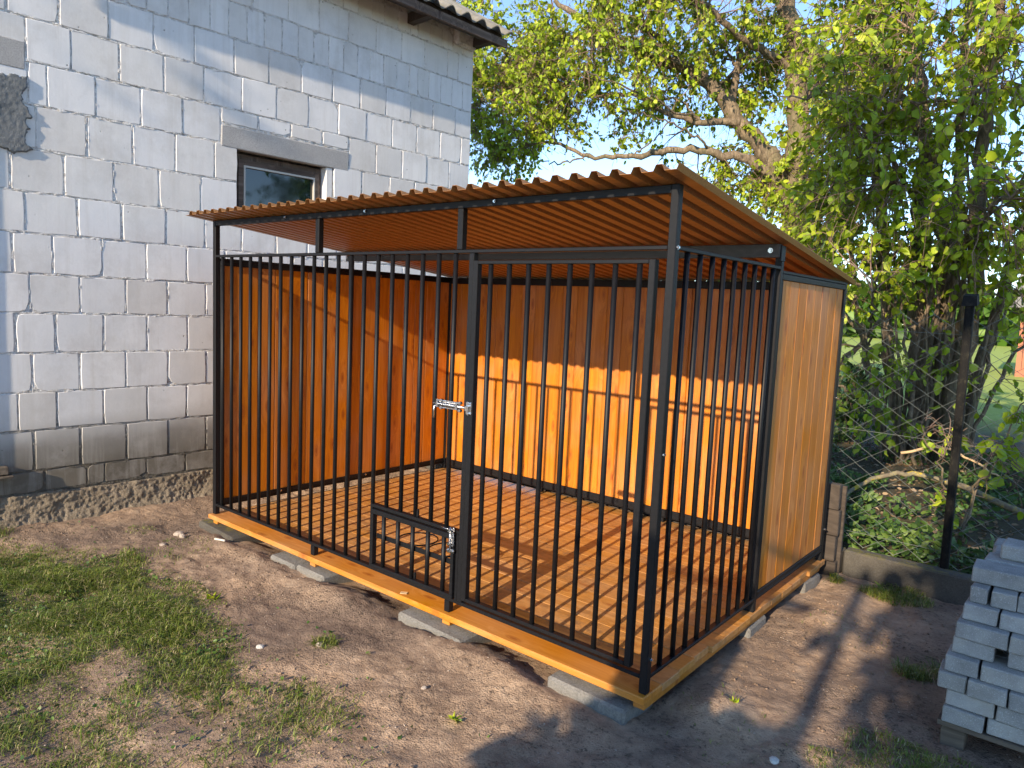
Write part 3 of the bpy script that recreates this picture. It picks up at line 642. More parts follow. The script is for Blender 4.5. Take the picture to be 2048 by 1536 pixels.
# ------------------------------------------------------------------ kerb, fence, plank barrier
KB = thing('fence_kerb', 'lichen-spotted concrete kerb slabs standing under the wire fence', 'kerb', (3.0, 2.2, -.1))
for i, (a, b) in enumerate(((-.55, 1.0), (1.01, 3.06), (3.07, 5.6), (5.61, 8.1))):
    g = G(); g.box((a-3.0, -.05, -.25), (b-3.0, .055, .13+.01*(i > 1)), .009, .003); ob('kerb_slab', g.me('kerb_slab', M['kerb']), KB)
FN = thing('wire_fence', 'green-grey chain-link fence on black posts behind the kennel', 'fence', (3.55, 2.27, 0))
for x in (1.05, 3.555, 6.06):
    g = G(); g.box((-.020, -.022, -.35), (.020, .022, 1.46), .003)
    p_ = ob('post', g.me('post', M['post']), FN, (x-3.55, -.002, 0), (R(1.0), R(-.4), 0))
    g = G(); g.box((-.010, -.0275, -.3), (.010, -.0245, 1.45), .001); ob('strip', g.me('strip', M['post']), p_)
    g = G(); g.add([(-.036, -.040, 1.447), (.036, -.040, 1.447), (.036, .040, 1.462), (-.036, .040, 1.462), (-.030, -.032, 1.500), (.030, -.032, 1.500), (.030, .034, 1.512), (-.030, .034, 1.512)], [(0, 3, 2, 1), (4, 5, 6, 7), (0, 1, 5, 4), (1, 2, 6, 5), (2, 3, 7, 6), (3, 0, 4, 7)])
    ob('cap', g.me('cap', M['post']), p_)
V = []; F = []; cw = .080; nz_ = 13; xs = np.arange(-.5, 8.0, cw)
def addtube(P, r, k=4):
    n0 = len(V)
    for i, p in enumerate(P):
        d = (np.array(P[min(i+1, len(P)-1)])-np.array(P[max(i-1, 0)])); d = d/np.linalg.norm(d)
        a = np.cross(d, (0, 1, 0)); a /= np.linalg.norm(a)+1e-9; b = np.cross(d, a)
        for j in range(k):
            t = 2*math.pi*j/k; V.append(tuple(np.array(p)+r*(a*math.cos(t)+b*math.sin(t))))
    for i in range(len(P)-1):
        for j in range(k): F.append((n0+i*k+j, n0+i*k+(j+1) % k, n0+(i+1)*k+(j+1) % k, n0+(i+1)*k+j))
for i, xc in enumerate(xs):
    P = []
    for k in range(nz_*2):
        zz = .04+k*.0545; sgn = 1 if (k+i) % 2 else -1
        bow = .012*math.sin(xc*2.2)+.010*math.sin(xc*5+zz*3)
        P.append((xc-3.55+sgn*cw/2+random.uniform(-.001, .001)+.004*math.sin(zz*6+xc), sgn*.002+bow, zz+.006*math.sin(xc*3)))
    P.append((P[-1][0]-.012, P[-1][1], P[-1][2]+.02)); addtube(P, .0019)
for zz in (.12, .72, 1.30): addtube([(x-3.55, .006+.012*math.sin(x*2.2), zz+.004*math.sin(x*3)) for x in np.arange(-.5, 8, .12)], .0013)
ob('wire_mesh', mesh('wire_mesh', V, F, M['wire']), FN, kind='stuff')
PB = thing('plank_barrier', 'dark weathered planks stacked on edge behind the kennel', 'plank wall', (2.0, 2.11, -.15))
for i in range(4):
    g = G(); xe = 3.045+[.006, -.004, .003, -.006][i]; g.box((.9-2.0, -.035, .0), (xe-2.0, .02, .146), .004, .002)
    ob('plank', g.me('plank', M['wood_dark']), PB, (0, random.uniform(-.004, .004), .0-.02+.1495*i))
g = G(); g.box((2.99-2.0, .022, -.1), (3.06-2.0, .05, .56), .003); ob('post', g.me('post', M['wood_dark']), PB)

# ------------------------------------------------------------------ pallet and paving stones
PX0, PY0 = 3.812, .625
pal = thing('pallet', 'grey wooden pallet under the stack of paving stones', 'pallet', (4.20, 1.0, -.125))
for bx in (-.39, -.02, .33):
    for by in (-.36, -.03, .30):
        g = G(); g.box((bx, by, -.01), (bx+.075, by+.09, .085), .003, .001); ob('foot_block', g.me('foot_block', M['wood_pal']), pal)
for by in (-.375, -.255, -.135, -.015, .105, .225, .345):
    g = G(); g.box((-.40, by, .0855), (.42, by+.10, .104), .002, .001); ob('board', g.me('board', M['wood_pal']), pal)
lens_p = [[.125, .13, .12, .16, .17], [.145, .135, .12, .16, .15], [.088, .115, .14, .15, .17], [.10, .155, .16, .14, .12], [.125, .0, .07, .10, .15, .16], [.155, .09, .12, .16, .14], [.105, .075, .09, .14, .16, .13], [.055, .075, .10, .15, .12, .13], [.25, .22, .12, .12]]
offy = [0, .002, -.006, .012, .045, .042, .085, .12, .17]
offx = [0, .004, -.028, -.012, .0, .006, .018, .03, .02]
ordn = ['bottom', 'second', 'third', 'fourth', 'fifth', 'sixth', 'seventh', 'eighth', 'ninth']
posn = ['first', 'second', 'third', 'fourth', 'fifth', 'sixth', 'seventh']
h_l = .0575
for L_, ls in enumerate(lens_p):
    z0 = -.020+h_l*L_; xx = PX0+offx[L_]; yy = PY0+offy[L_]; c_ = 0
    for ln in ls:
        if ln == 0.0: xx += .035; continue
        if xx > 4.45: break
        dp = .12 if ln > .08 else .115
        g = G(); g.box((-ln/2+.0016, -dp/2, 0), (ln/2-.0016, dp/2, h_l-.0012), .0036, .0012)
        thing('paving_stone', 'grey paving stone, %s layer of the pallet stack, %s from the left in front' % (ordn[L_], posn[c_]), 'paving stone',
              (xx+ln/2, yy+dp/2+random.uniform(-.008, .008), z0), (0, 0, R(random.uniform(-2.6, 2.6))), 'paving stones stacked on the pallet', g.me('paving_stone', M['paver']))
        xx += ln+random.uniform(.001, .005); c_ += 1
    # one broad row behind
    nb = 4 if L_ >= 3 else 1
    for rr in range(nb):
        xx = PX0+offx[L_]+random.uniform(0, .02)+(.02 if L_ > 5 else 0); y2 = yy+.126+.124*rr
        if y2 > 1.26: break
        c_ = 0
        while xx < 4.4:
            ln = random.choice([.12, .16, .16, .18]); g = G(); g.box((-ln/2+.0016, -.06, 0), (ln/2-.0016, .06, h_l-.0012), .006, .0014)
            thing('paving_stone', 'grey paving stone, %s layer of the pallet stack, %s row back, %s from the left' % (ordn[L_], posn[rr+1], posn[min(c_, 6)]), 'paving stone',
                  (xx+ln/2, y2+.06, z0), (0, 0, R(random.uniform(-1, 1))), 'paving stones stacked on the pallet', g.me('paving_stone', M['paver']))
            xx += ln+.002; c_ += 1
for i, (x, y, ln) in enumerate(((4.00, 1.02, .20), (4.24, 1.00, .16))):
    g = G(); g.box((-ln/2, -.06, 0), (ln/2, .06, .056), .006, .0014)
    thing('paving_stone', ('thin grey paving stone lying loose on top of the stack at its far left', 'grey paving stone lying loose on top of the stack at the right frame edge')[i], 'paving stone', (x, y, -.020+h_l*9), (0, 0, R((-3, 2)[i])), 'paving stones stacked on the pallet', g.me('paving_stone', M['paver']))

# ------------------------------------------------------------------ vegetation
def leaves_mesh(name, P, D, size, mat, width=.9, fold=.12):
    n_ = len(P); D = D/np.linalg.norm(D, axis=1, keepdims=True)
    rv = RNG.normal(size=(n_, 3)); W = np.cross(D, rv); W /= np.linalg.norm(W, axis=1, keepdims=True); Nn = np.cross(W, D)
    T_ = np.array([(0, 0, 0), (.52, 0, -fold*.4), (1, 0, -fold*1.6), (.16, .40, fold), (.62, .40, fold*.5), (.16, -.40, fold), (.62, -.40, fold*.5)])
    s = size[:, None, None]
    wr = width*RNG.uniform(.55, 1.15, n_)[:, None, None]; fo = RNG.uniform(-.4, 2.2, n_)[:, None, None]
    V = P[:, None, :]+s*(T_[None, :, 0:1]*D[:, None, :]+T_[None, :, 1:2]*wr*W[:, None, :]+T_[None, :, 2:3]*fo*Nn[:, None, :])
    Ft = np.array([(0, 1, 3), (3, 1, 4), (1, 2, 4), (0, 5, 1), (5, 6, 1), (1, 6, 2)])
    Fa = (np.arange(n_)[:, None, None]*7+Ft[None]).reshape(-1, 3)
    return fmesh(name, V.reshape(-1, 3), Fa, mat)
def tubes_mesh(name, polys, mat, k=3):
    """polys: list of (pts array (m,3), radii (m,))"""
    Vs = []; Fs = []; n0 = 0; ang = 2*np.pi*np.arange(k)/k
    for P, r in polys:
        m = len(P); d = np.gradient(P, axis=0); d /= np.linalg.norm(d, axis=1, keepdims=True)+1e-9
        ref = np.array([.31, .52, .79]); a = np.cross(d, ref); a /= np.linalg.norm(a, axis=1, keepdims=True)+1e-9; b = np.cross(d, a)
        V = P[:, None, :]+r[:, None, None]*(a[:, None, :]*np.cos(ang)[None, :, None]+b[:, None, :]*np.sin(ang)[None, :, None])
        Vs.append(V.reshape(-1, 3)); ix = n0+np.arange(m*k).reshape(m, k); nx_ = np.roll(ix, -1, axis=1)
        Fs.append(np.stack([ix[:-1], nx_[:-1], nx_[1:], ix[1:]], -1).reshape(-1, 4)); n0 += m*k
    return fmesh(name, np.concatenate(Vs), np.concatenate(Fs), mat, True)
def smooth_poly(P, n_=None, jit=.02):
    P = np.array(P, float); m = len(P); n_ = n_ or m*4
    t = np.linspace(0, m-1, n_); i = np.clip(t.astype(int), 0, m-2); f = (t-i)[:, None]
    p0 = P[np.clip(i-1, 0, m-1)]; p1 = P[i]; p2 = P[i+1]; p3 = P[np.clip(i+2, 0, m-1)]
    Q = .5*((2*p1)+(-p0+p2)*f+(2*p0-5*p1+4*p2-p3)*f*f+(-p0+3*p1-3*p2+p3)*f**3)
    Q[1:-1] += RNG.normal(size=(n_-2, 3))*jit; return Q
def make_tree(name, label, cat, base, limbs, targets, n_sub, leaves_per, lsize, leafmat, group, bare=0, droop=.35, twig_r=.010, limbname='limb', sublen=(.15, .45), maxtw=2.4, extra=0, exn=9):
    root = thing(name, label, cat, base, group=group); bx = np.array(base)
    samp = []; polys = []
    limbs = list(limbs)
    for q in range(extra):
        P, r0, r1 = limbs[int(RNG.integers(0, min(len(limbs), exn)))]; P = np.array(P, float); i = int(RNG.integers(1, len(P)-1)); b_ = P[i]
        dr = (P[i+1]-P[i-1]); dr /= np.linalg.norm(dr); dr = dr*.5+RNG.normal(size=3)*.75; dr[2] = abs(dr[2])*.8; dr /= np.linalg.norm(dr); L = RNG.uniform(.7, 1.9)
        side = RNG.normal(size=3)*.14*L; rr_ = (r0+(r1-r0)*i/(len(P)-1))*RNG.uniform(.3, .55)
        limbs.append(([b_, b_+dr*L*.35+side*.7, b_+dr*L*.7+side, b_+dr*L+side*.4], max(.012, min(rr_, .05)), .006))
    for (P, r0, r1) in limbs:
        Q = smooth_poly(P, max(8, len(P)*5), .015); rr = np.linspace(r0, r1, len(Q))*(1+.08*RNG.normal(size=len(Q)))
        me = tubes_mesh(limbname, [(Q-bx, rr)], M['bark'], 10); ob(limbname, me, root)
        samp.append(Q[2:])
    samp = np.concatenate(samp); LP = []; LD = []; tw = []
    for T_ in targets:
        dist = np.linalg.norm(samp-T_, axis=1)+RNG.random(len(samp))*.35; j = np.argmin(dist)
        if dist[j] > maxtw: continue
        p0 = samp[j]; L = np.linalg.norm(T_-p0); m = 6; t = np.linspace(0, 1, m)[:, None]
        side = RNG.normal(size=3)*.12*L
        P = p0+(T_-p0)*t+side*np.sin(np.pi*t)+RNG.normal(size=(m, 3))*.02*L; P[:, 2] += .12*L*np.sin(np.pi*t[:, 0]); P[0] = p0
        tw.append((P-bx, np.linspace(twig_r*(.6+.4*min(L, 1.5)), .0022, m)))
        ns = n_sub+int(RNG.integers(0, 3))
        for q in range(ns):
            f = .25+.75*RNG.random(); i = min(int(f*(m-1)), m-2); ff = f*(m-1)-i; s0 = P[i]*(1-ff)+P[i+1]*ff
            dr = (T_-p0)/max(L, .1)*.5+RNG.normal(size=3)*.7; dr[2] -= .1; dr /= np.linalg.norm(dr); sl_ = RNG.uniform(*sublen)
            tt = np.linspace(0, 1, 4)[:, None]; SP = s0+dr*sl_*tt; SP[:, 2] -= droop*sl_*tt[:, 0]**2; SP += RNG.normal(size=SP.shape)*.008
            tw.append((SP-bx, np.array([.0042, .0032, .0024, .0016])))
            if RNG.random() < bare: 
                for _ in range(2):
                    k_ = RNG.integers(1, 4); e = SP[k_]; dd = RNG.normal(size=3); dd /= np.linalg.norm(dd)
                    tw.append((np.array([e, e+dd*.07, e+dd*.12+RNG.normal(size=3)*.02])-bx, np.array([.0026, .0022, .0016])))
                continue
            nl = RNG.poisson(leaves_per)
            for _ in range(nl):
                u = RNG.random(); k_ = min(int(u*3), 2); e = SP[k_]*(1-(u*3-k_))+SP[k_+1]*(u*3-k_)
                LP.append(e+RNG.normal(size=3)*.012-bx); d_ = RNG.normal(size=3)*.55; d_[2] -= .75; LD.append(d_+dr*.35)
    ob('twigs', tubes_mesh('twigs', tw, M['twig'], 3), root)
    LP = np.array(LP); LD = np.array(LD); sz = lsize*RNG.uniform(.40, 1.25, len(LP))
    ob('crown', leaves_mesh('crown', LP, LD, sz, M[leafmat]), root)
    return root, len(LP)
def blob(n_, c, r):
    d = RNG.normal(size=(n_, 3)); d /= np.linalg.norm(d, axis=1, keepdims=True)
    return np.array(c)+d*(RNG.random((n_, 1))**.4)*np.array(r)
A_ = {
'A0':[[1.2,7.6,-.1],[1.31,7.6,0.57],[1.1,7.6,1.6],[0.92,7.6,2.37],[0.73,7.6,3.08],[0.7,7.6,3.85],[0.55,7.6,4.69],[0.4,7.6,5.46],[0.28,7.5,6.38],[0.11,7.4,7.29]],
'A1':[[0.86,7.6,2.5],[0.73,7.6,2.89],[0.43,7.5,3.41],[0.1,7.3,3.82],[-0.26,7.1,4.31],[-0.62,6.9,4.6],[-1.12,6.7,4.76],[-1.67,6.4,5.13],[-2.31,6.2,5.59]],
'A2':[[0.8,7.6,2.65],[0.34,7.3,3.30],[-0.15,7.0,3.47],[-0.65,6.7,3.5],[-1.08,6.4,3.4],[-1.58,6.2,3.42],[-2.12,6.0,3.61],[-2.76,5.8,3.54]],
'A3':[[0.07,7.2,3.87],[-0.35,6.9,3.89],[-0.71,6.6,3.96],[-1.06,6.4,4.19],[-1.48,6.2,4.2],[-2.18,6.0,4.52],[-2.82,5.7,4.37],[-3.28,5.5,4.02]],
'A4':[[0.7,7.6,3.91],[1.01,7.5,4.4],[1.39,7.3,4.63],[1.72,7.2,4.93],[2.02,7.1,5.25]],
'A5':[[-0.08,7.2,4.08],[-0.02,7.2,4.61],[0.04,7.2,5.16],[0.1,7.1,5.73]],
'A6':[[-0.54,6.9,4.55],[-1.07,6.7,5.1],[-1.59,6.5,5.47],[-2.32,6.3,5.96]],
'A7':[[-1.67,6.4,5.13],[-2.19,6.2,5.04],[-2.73,6.0,4.81],[-3.21,5.7,4.6],[-3.6,5.5,4.34]],
'A8':[[0.55,7.6,4.62],[0.21,7.0,4.76],[-0.07,6.4,5.05],[-0.38,5.8,5.26]]}
ra = {'A0': (.21, .09), 'A1': (.16, .03), 'A2': (.07, .012), 'A3': (.045, .010), 'A4': (.07, .02), 'A5': (.06, .02), 'A6': (.05, .015), 'A7': (.03, .008), 'A8': (.06, .02)}
limbsA = [(A_[k], *ra[k]) for k in A_]
tg = np.concatenate([blob(90, (-2.6, 5.9, 4.5), (1.1, .9, 1.0)), blob(50, (-.3, 7.6, 4.5), (1.2, .7, .9)), blob(150, (-1.6, 6.3, 4.5), (1.9, 1.1, .9)), blob(120, (-.6, 6.6, 5.5), (2.0, 1.2, .9)), blob(70, (-2.7, 5.7, 3.9), (.9, .7, .8)),
    blob(110, (.7, 7.9, 4.4), (1.4, .9, 1.3)), blob(70, (.2, 7.7, 3.1), (1.3, .7, .5)), blob(60, (.9, 7.0, 2.3), (.9, .8, .6)), blob(90, (-.4, 6.7, 6.6), (2.4, 1.3, .7)), blob(70, (-3.2, 5.8, 5.2), (1.0, .9, .9))])
_, na = make_tree('linden_tree', 'big sunlit linden tree with forked trunk and thin spring foliage behind the kennel roof', 'tree', (1.2, 7.6, -.08), limbsA, tg, 8, 10.5, .066, 'leaf', 'trees beyond the wire fence', bare=.45, extra=34, exn=9)
B_ = {
'B1':[[2.66,5.6,-0.08],[2.55,5.6,0.6],[2.42,5.6,1.37],[2.29,5.6,2.29],[2.18,5.5,2.99],[2.1,5.4,3.9],[1.99,5.3,4.69]],
'B2':[[2.77,5.7,-0.09],[2.74,5.7,0.71],[2.64,5.7,1.57],[2.58,5.7,2.43],[2.56,5.7,3.17],[2.43,5.6,3.89],[2.25,5.5,4.61]],
'B3':[[2.88,5.8,-0.09],[2.86,5.8,0.82],[2.87,5.7,1.58],[2.76,5.7,2.37],[2.62,5.7,2.98],[2.28,5.6,3.6],[2.12,5.5,4.19]],
'B4':[[3.02,5.6,-0.01],[3.08,5.5,0.76],[3.14,5.4,1.49],[3.12,5.3,2.22],[3.11,5.2,2.84],[3.13,5.1,3.54],[3.16,5.0,4.17]],
'B5':[[3.08,5.7,0.01],[3.2,5.6,0.77],[3.31,5.5,1.41],[3.41,5.4,1.93],[3.57,5.3,2.49],[3.7,5.2,3.17]],
'B6':[[2.53,5.8,-0.08],[2.33,5.8,0.56],[2.17,5.9,1.06],[2.01,6.0,1.57],[1.85,6.1,2.36],[1.74,6.1,3.15],[1.59,6.1,4.19]],
'B7':[[2.51,5.7,0.89],[2.28,5.6,1.12],[2.08,5.4,1.4],[1.95,5.3,1.59]],
'B8':[[2.64,5.6,2.5],[2.86,5.2,2.95],[3.04,4.8,3.16],[3.2,4.5,3.25]],
'B9':[[2.6,5.6,2.41],[2.47,5.1,2.75],[2.34,4.7,2.91],[2.25,4.4,2.98]],
'B10':[[2.91,5.9,-0.05],[2.97,5.9,0.38],[2.93,5.9,1.11],[2.88,5.9,2.06],[2.83,5.9,3.0],[2.79,5.9,3.92],[2.77,5.8,4.68]],
'B11':[[2.85,5.6,1.95],[3.08,5.0,2.11],[3.29,4.6,2.25],[3.5,4.3,2.35]]}
rb = {'B1': (.07, .03), 'B2': (.10, .04), 'B3': (.085, .03), 'B4': (.09, .04), 'B5': (.06, .02), 'B6': (.045, .015), 'B7': (.03, .01), 'B8': (.035, .01), 'B9': (.03, .01), 'B10': (.06, .03), 'B11': (.035, .01)}
limbsB = [(B_[k], *rb[k]) for k in B_]
for i in range(26):   # thin suckers rising from the stool
    x0 = 2.5+.65*RNG.random(); y0 = 5.4+.5*RNG.random(); h = RNG.uniform(1.6, 4.2); dx = RNG.normal()*.22
    limbsB.append(([(x0, y0, -.05), (x0+dx*.3, y0, h*.35), (x0+dx*.8, y0-.05, h*.7), (x0+dx, y0-.1, h)], RNG.uniform(.012, .028), .006))
tg = np.concatenate([blob(95, (2.7, 4.9, 2.5), (1.1, .9, .8)), blob(100, (2.9, 4.8, 3.4), (1.3, 1.0, .8)), blob(30, (2.3, 5.2, 1.8), (.8, .7, .35)), blob(20, (3.4, 4.9, 1.7), (.7, .6, .4)),
    blob(16, (2.75, 5.2, .75), (.85, .45, .55)), blob(70, (2.6, 5.2, 4.4), (1.5, 1.0, .6)), blob(30, (3.9, 4.6, 2.6), (.6, .6, 1.0)), blob(70, (1.75, 5.6, 3.4), (.6, .7, 1.1)), blob(40, (1.6, 5.9, 2.4), (.5, .5, .6))])
_, nb_ = make_tree('linden_clump', 'many-stemmed shaded linden with broad green leaves right behind the wire fence', 'tree', (2.82, 5.7, -.08), limbsB, tg, 6, 5.0, .078, 'leaf', 'trees beyond the wire fence', bare=.2, limbname='stem', maxtw=1.6, extra=22, exn=11)
# a small sprouting shrub against the fence, lower right
lim = [([(3.5, 3.2, -.05), (3.55, 3.1, .3), (3.7, 3.0, .6)], .010, .004), ([(3.5, 3.2, -.05), (3.40, 3.1, .35), (3.25, 3.0, .7)], .009, .004), ([(3.5, 3.2, -.05), (3.6, 3.3, .5), (3.75, 3.3, .95)], .009, .004)]
make_tree('linden_shoots', 'bright green young linden shoots just beyond the fence post', 'shrub', (3.5, 3.2, -.05), lim, blob(16, (3.55, 3.15, .55), (.45, .25, .35)), 3, 3.0, .07, 'leaf', 'shrubs beyond the wire fence', bare=.15, twig_r=.004, sublen=(.08, .2))
lim = [([(1.9, 6.8, -.08), (1.95, 6.7, .5), (2.0, 6.6, .9)], .02, .008), ([(1.9, 6.8, -.08), (1.7, 6.7, .4), (1.55, 6.7, .8)], .02, .008)]
make_tree('elder_bush', 'low grey-green bush beyond the fence beside the kennel rear corner', 'shrub', (1.9, 6.8, -.08), lim, blob(60, (1.85, 6.4, .45), (.6, .4, .45)), 5, 6, .055, 'weed', 'shrubs beyond the wire fence', twig_r=.006, sublen=(.1, .25))

# ground cover behind the fence
n_ = 15000; P = np.stack([RNG.uniform(1.2, 5.0, n_), 2.36+4.2*RNG.random(n_)**1.3, np.zeros(n_)], 1)
dens = vn(P[:, 0], P[:, 1], 2.2, 51)+.35*vn(P[:, 0], P[:, 1], 6, 52); keep = dens > -.12+.25*(P[:, 0] > 3.55)*(P[:, 1] > 2.6); P = P[keep]
P[:, 2] = gz(P[:, 0], P[:, 1])+RNG.random(len(P))*.10*(1+vn(P[:, 0], P[:, 1], 3, 53)*2); Dv = RNG.normal(size=P.shape); Dv[:, 2] = np.abs(Dv[:, 2])*.4+.15
ob('ground_cover', leaves_mesh('ground_cover', P, Dv, RNG.uniform(.02, .065, len(P)), M['weed'], .75), kind='stuff', label='low weeds and nettles beyond the fence')
n_ = 4500; P = np.stack([RNG.uniform(1.2, 5.0, n_), RNG.uniform(2.36, 7.0, n_), np.zeros(n_)], 1); P[:, 2] = gz(P[:, 0], P[:, 1])+.006
Dv = RNG.normal(size=P.shape); Dv[:, 2] *= .15; ob('leaf_litter', leaves_mesh('leaf_litter', P, Dv, RNG.uniform(.02, .05, n_), M['litter'], .7), kind='stuff', label='dry brown leaf litter beyond the fence')
# fallen branches
def branch(P, r0, r1, mat, label, name='fallen_branch'):
    Q = smooth_poly(P, len(P)*4, .006); b0 = Q[0].copy()
    thing(name, label, 'branch', tuple(b0), group='fallen branches beyond the fence', me=tubes_mesh(name, [(Q-b0, np.linspace(r0, r1, len(Q)))], M[mat], 7))
branch([(2.72, 3.3, .04), (2.78, 3.65, .13), (2.92, 3.85, .19), (3.15, 3.95, .21), (3.5, 3.8, .18), (3.95, 3.5, .10), (4.4, 3.3, .04)], .013, .028, 'lichen', 'long fallen branch with yellow-orange lichen lying beyond the fence')
branch([(2.75, 3.15, .10), (2.87, 2.85, .03), (2.98, 2.62, -.02)], .018, .022, 'wood_pal', 'short dark leaning stick just right of the dark planks')
branch([(2.9, 4.3, .30), (3.15, 4.35, .38), (3.4, 4.2, .34), (3.6, 4.1, .26)], .012, .007, 'cut', 'thin pale bare branch hanging across the linden stems')
branch([(3.58, 2.9, .0), (3.75, 2.95, .01), (3.98, 3.1, .02)], .018, .016, 'cut', 'peeled pale stick behind the paving stones')
branch([(3.7, 4.9, .25), (3.9, 4.7, .22), (4.4, 4.4, .20)], .045, .03, 'cut', 'sawn log lying on the sand heap at the right')
branch([(2.98, 2.75, -.02), (3.06, 2.80, .0), (3.12, 2.77, -.01)], .008, .005, 'cut', 'small white splinter lying among the weeds beyond the fence')

# grass: blades
def blades(n_, P, hgt, mat, name, **kw):
    m = len(P); ang = RNG.uniform(0, 2*np.pi, m); ld = np.stack([np.cos(ang), np.sin(ang), np.zeros(m)], 1); sd_ = np.stack([-np.sin(ang), np.cos(ang), np.zeros(m)], 1)
    lean = RNG.uniform(.3, 1.9, m)[:, None]; h = hgt[:, None]; wd = (RNG.uniform(.0008, .0020, m))[:, None]
    p0 = P; p1 = P+ld*h*lean*.35+np.array([0, 0, 1])*h*.6; p2 = P+ld*h*lean+np.array([0, 0, 1])*h*(.9-.35*lean)
    V = np.stack([p0-sd_*wd, p0+sd_*wd, p1-sd_*wd*.8, p1+sd_*wd*.8, p2], 1).reshape(-1, 3)
    ix = np.arange(m)[:, None]*5; F = np.concatenate([ix+np.array([0, 1, 3]), ix+np.array([0, 3, 2]), ix+np.array([2, 3, 4])], 0)
    ob(name, fmesh(name, V, F, M[mat]), **kw)
def grass_density(x, y):
    # signed distance to the diagonal edge of the lawn (lower left)
    e = (-.48-.05*np.maximum(x, 0)-.78*np.clip(-x-.05, 0, 1))-y+.26*vn(x, y, 1.6, 61)+.14*vn(x, y, 5, 62)
    d = ss(-.02, .22, e)*ss(2.75, 1.2, x+.8*np.clip(-(y+.9), 0, 1)*0)
    d *= .45+.55*ss(-.30, .05, vn(x, y, 2.6, 63)+.5*vn(x, y, 7, 64))
    thin = ss(.6, 1.6, x); d *= (1-.55*thin*ss(-.05, .25, -vn(x, y, 4, 65)+.1))
    d *= ss(-.80, -.55, x+.25*ss(-.9, -.5, y)*0-.0)
    return np.clip(d, 0, 1)
n_ = 260000; x = RNG.uniform(-.8, 3.2, n_); y = RNG.uniform(-1.9, -.25, n_); k = RNG.random(n_) < grass_density(x, y)**1.3
x, y = x[k], y[k]; P = np.stack([x, y, gz(x, y)-.003], 1)
cl = ss(-.2, .35, vn(x, y, 5, 66)+.5*vn(x, y, 16, 67)); h = (.016+.042*cl)*RNG.uniform(.5, 1.3, len(x))*(1-.35*ss(.8, 2, x))
# tufts elsewhere
TX = []; TY = []; TH = []
for (cx, cy, r, nn_, hh) in ((3.40, 2.02, .16, 900, .05), (3.30, 1.98, .08, 300, .05), (3.64, 1.10, .07, 350, .07), (3.74, 1.22, .05, 250, .07), (3.08, 2.0, .03, 120, .06), (3.60, .25, .12, 300, .025), (3.70, .45, .16, 700, .03), (3.95, .42, .2, 900, .03), (1.72, -.42, .06, 260, .035), (-.25, -.32, .1, 120, .02), (.2, -.3, .2, 260, .02), (3.25, .2, .3, 80, .02), (3.3, 1.3, .2, 60, .02)):
    t = RNG.uniform(0, 2*np.pi, nn_); q = r*np.sqrt(RNG.random(nn_)); TX.append(cx+q*np.cos(t)); TY.append(cy+q*np.sin(t)*.8); TH.append(hh*RNG.uniform(.4, 1.2, nn_))
TX, TY, TH = map(np.concatenate, (TX, TY, TH))
P = np.concatenate([P, np.stack([TX, TY, gz(TX, TY)-.003], 1)]); h = np.concatenate([h, TH])
blades(0, P, h, 'grass', 'grass', kind='stuff', label='short patchy lawn grass in the lower left')
# clover and broadleaf weeds in the lawn
n_ = 26000; x = RNG.uniform(-.8, 3.1, n_); y = RNG.uniform(-1.9, -.25, n_); k = RNG.random(n_) < grass_density(x, y)*ss(-.05, .25, vn(x, y, 6, 71))*.75+.012*(y < -.3)*(x < 2.7)
x, y = x[k], y[k]; P = np.stack([x, y, gz(x, y)+RNG.random(len(x))*.012], 1); Dv = RNG.normal(size=P.shape); Dv[:, 2] = np.abs(Dv[:, 2])*.35+.1
ob('lawn_weeds', leaves_mesh('lawn_weeds', P, Dv, RNG.uniform(.008, .020, len(x)), M['weed'], .9), kind='stuff', label='tiny clover and weeds in the lawn')
def rosette(cx, cy, n_, ln, label, mat='weed'):
    b = (cx, cy, float(gz(cx, cy))-.002); t = np.linspace(0, 2*np.pi, n_, endpoint=False)+RNG.random(n_)*.5
    P = np.zeros((n_, 3)); Dv = np.stack([np.cos(t), np.sin(t), RNG.uniform(.25, .9, n_)], 1)
    thing('weed_plant', label, 'plant', b, group='single weeds rooted in bare soil', me=leaves_mesh('weed_plant', P, Dv, ln*RNG.uniform(.7, 1.2, n_), M[mat], .42))
rosette(2.50, -.44, 6, .045, 'small light green seedling in the bare soil in front of the deck', 'leaf')
rosette(3.345, 2.04, 5, .09, 'broad-leaved dock plant at the foot of the fence kerb')
rosette(3.075, 2.03, 6, .05, 'tiny weed at the foot of the dark planks', 'leaf')
rosette(3.20, .30, 7, .03, 'small light weed on the bare soil right of the deck', 'leaf')
rosette(.95, -.50, 6, .045, 'single pale upright leafed weed on the lawn edge', 'leaf')
rosette(-.82, -.78, 7, .06, 'leafy weed sprouting at the wall foot at the left', 'leaf')
# stones
def stone(cx, cy, r, label, mat='stone', name='stone'):
    u = 10; v_ = 7; V = []; F = []
    off = RNG.random(2)*50; sx, sy, sz = RNG.uniform(.8, 1.3), RNG.uniform(.7, 1.1), RNG.uniform(.4, .65)
    for i in range(v_+1):
        for j in range(u):
            a = math.pi*i/v_; b = 2*math.pi*j/u; q = 1+.35*float(vn(np.array(off[0]+math.cos(b)*math.sin(a)*2), np.array(off[1]+math.cos(a)*2+math.sin(b)), 1.3, 81))
            V.append((r*q*sx*math.sin(a)*math.cos(b), r*q*sy*math.sin(a)*math.sin(b), r*q*sz*math.cos(a)))
    for i in range(v_):
        for j in range(u): F.append((i*u+j, (i+1)*u+j, (i+1)*u+(j+1) % u, i*u+(j+1) % u))
    me = mesh(name, V, F, M[mat]); b_ = (cx, cy, float(gz(cx, cy))+r*.12)
    if label: return thing(name, label, 'stone', b_, group='loose stones on the soil', me=me)
    return me
stone(-.02, -.20, .030, 'brown stone on the soil between the wall and the deck corner')
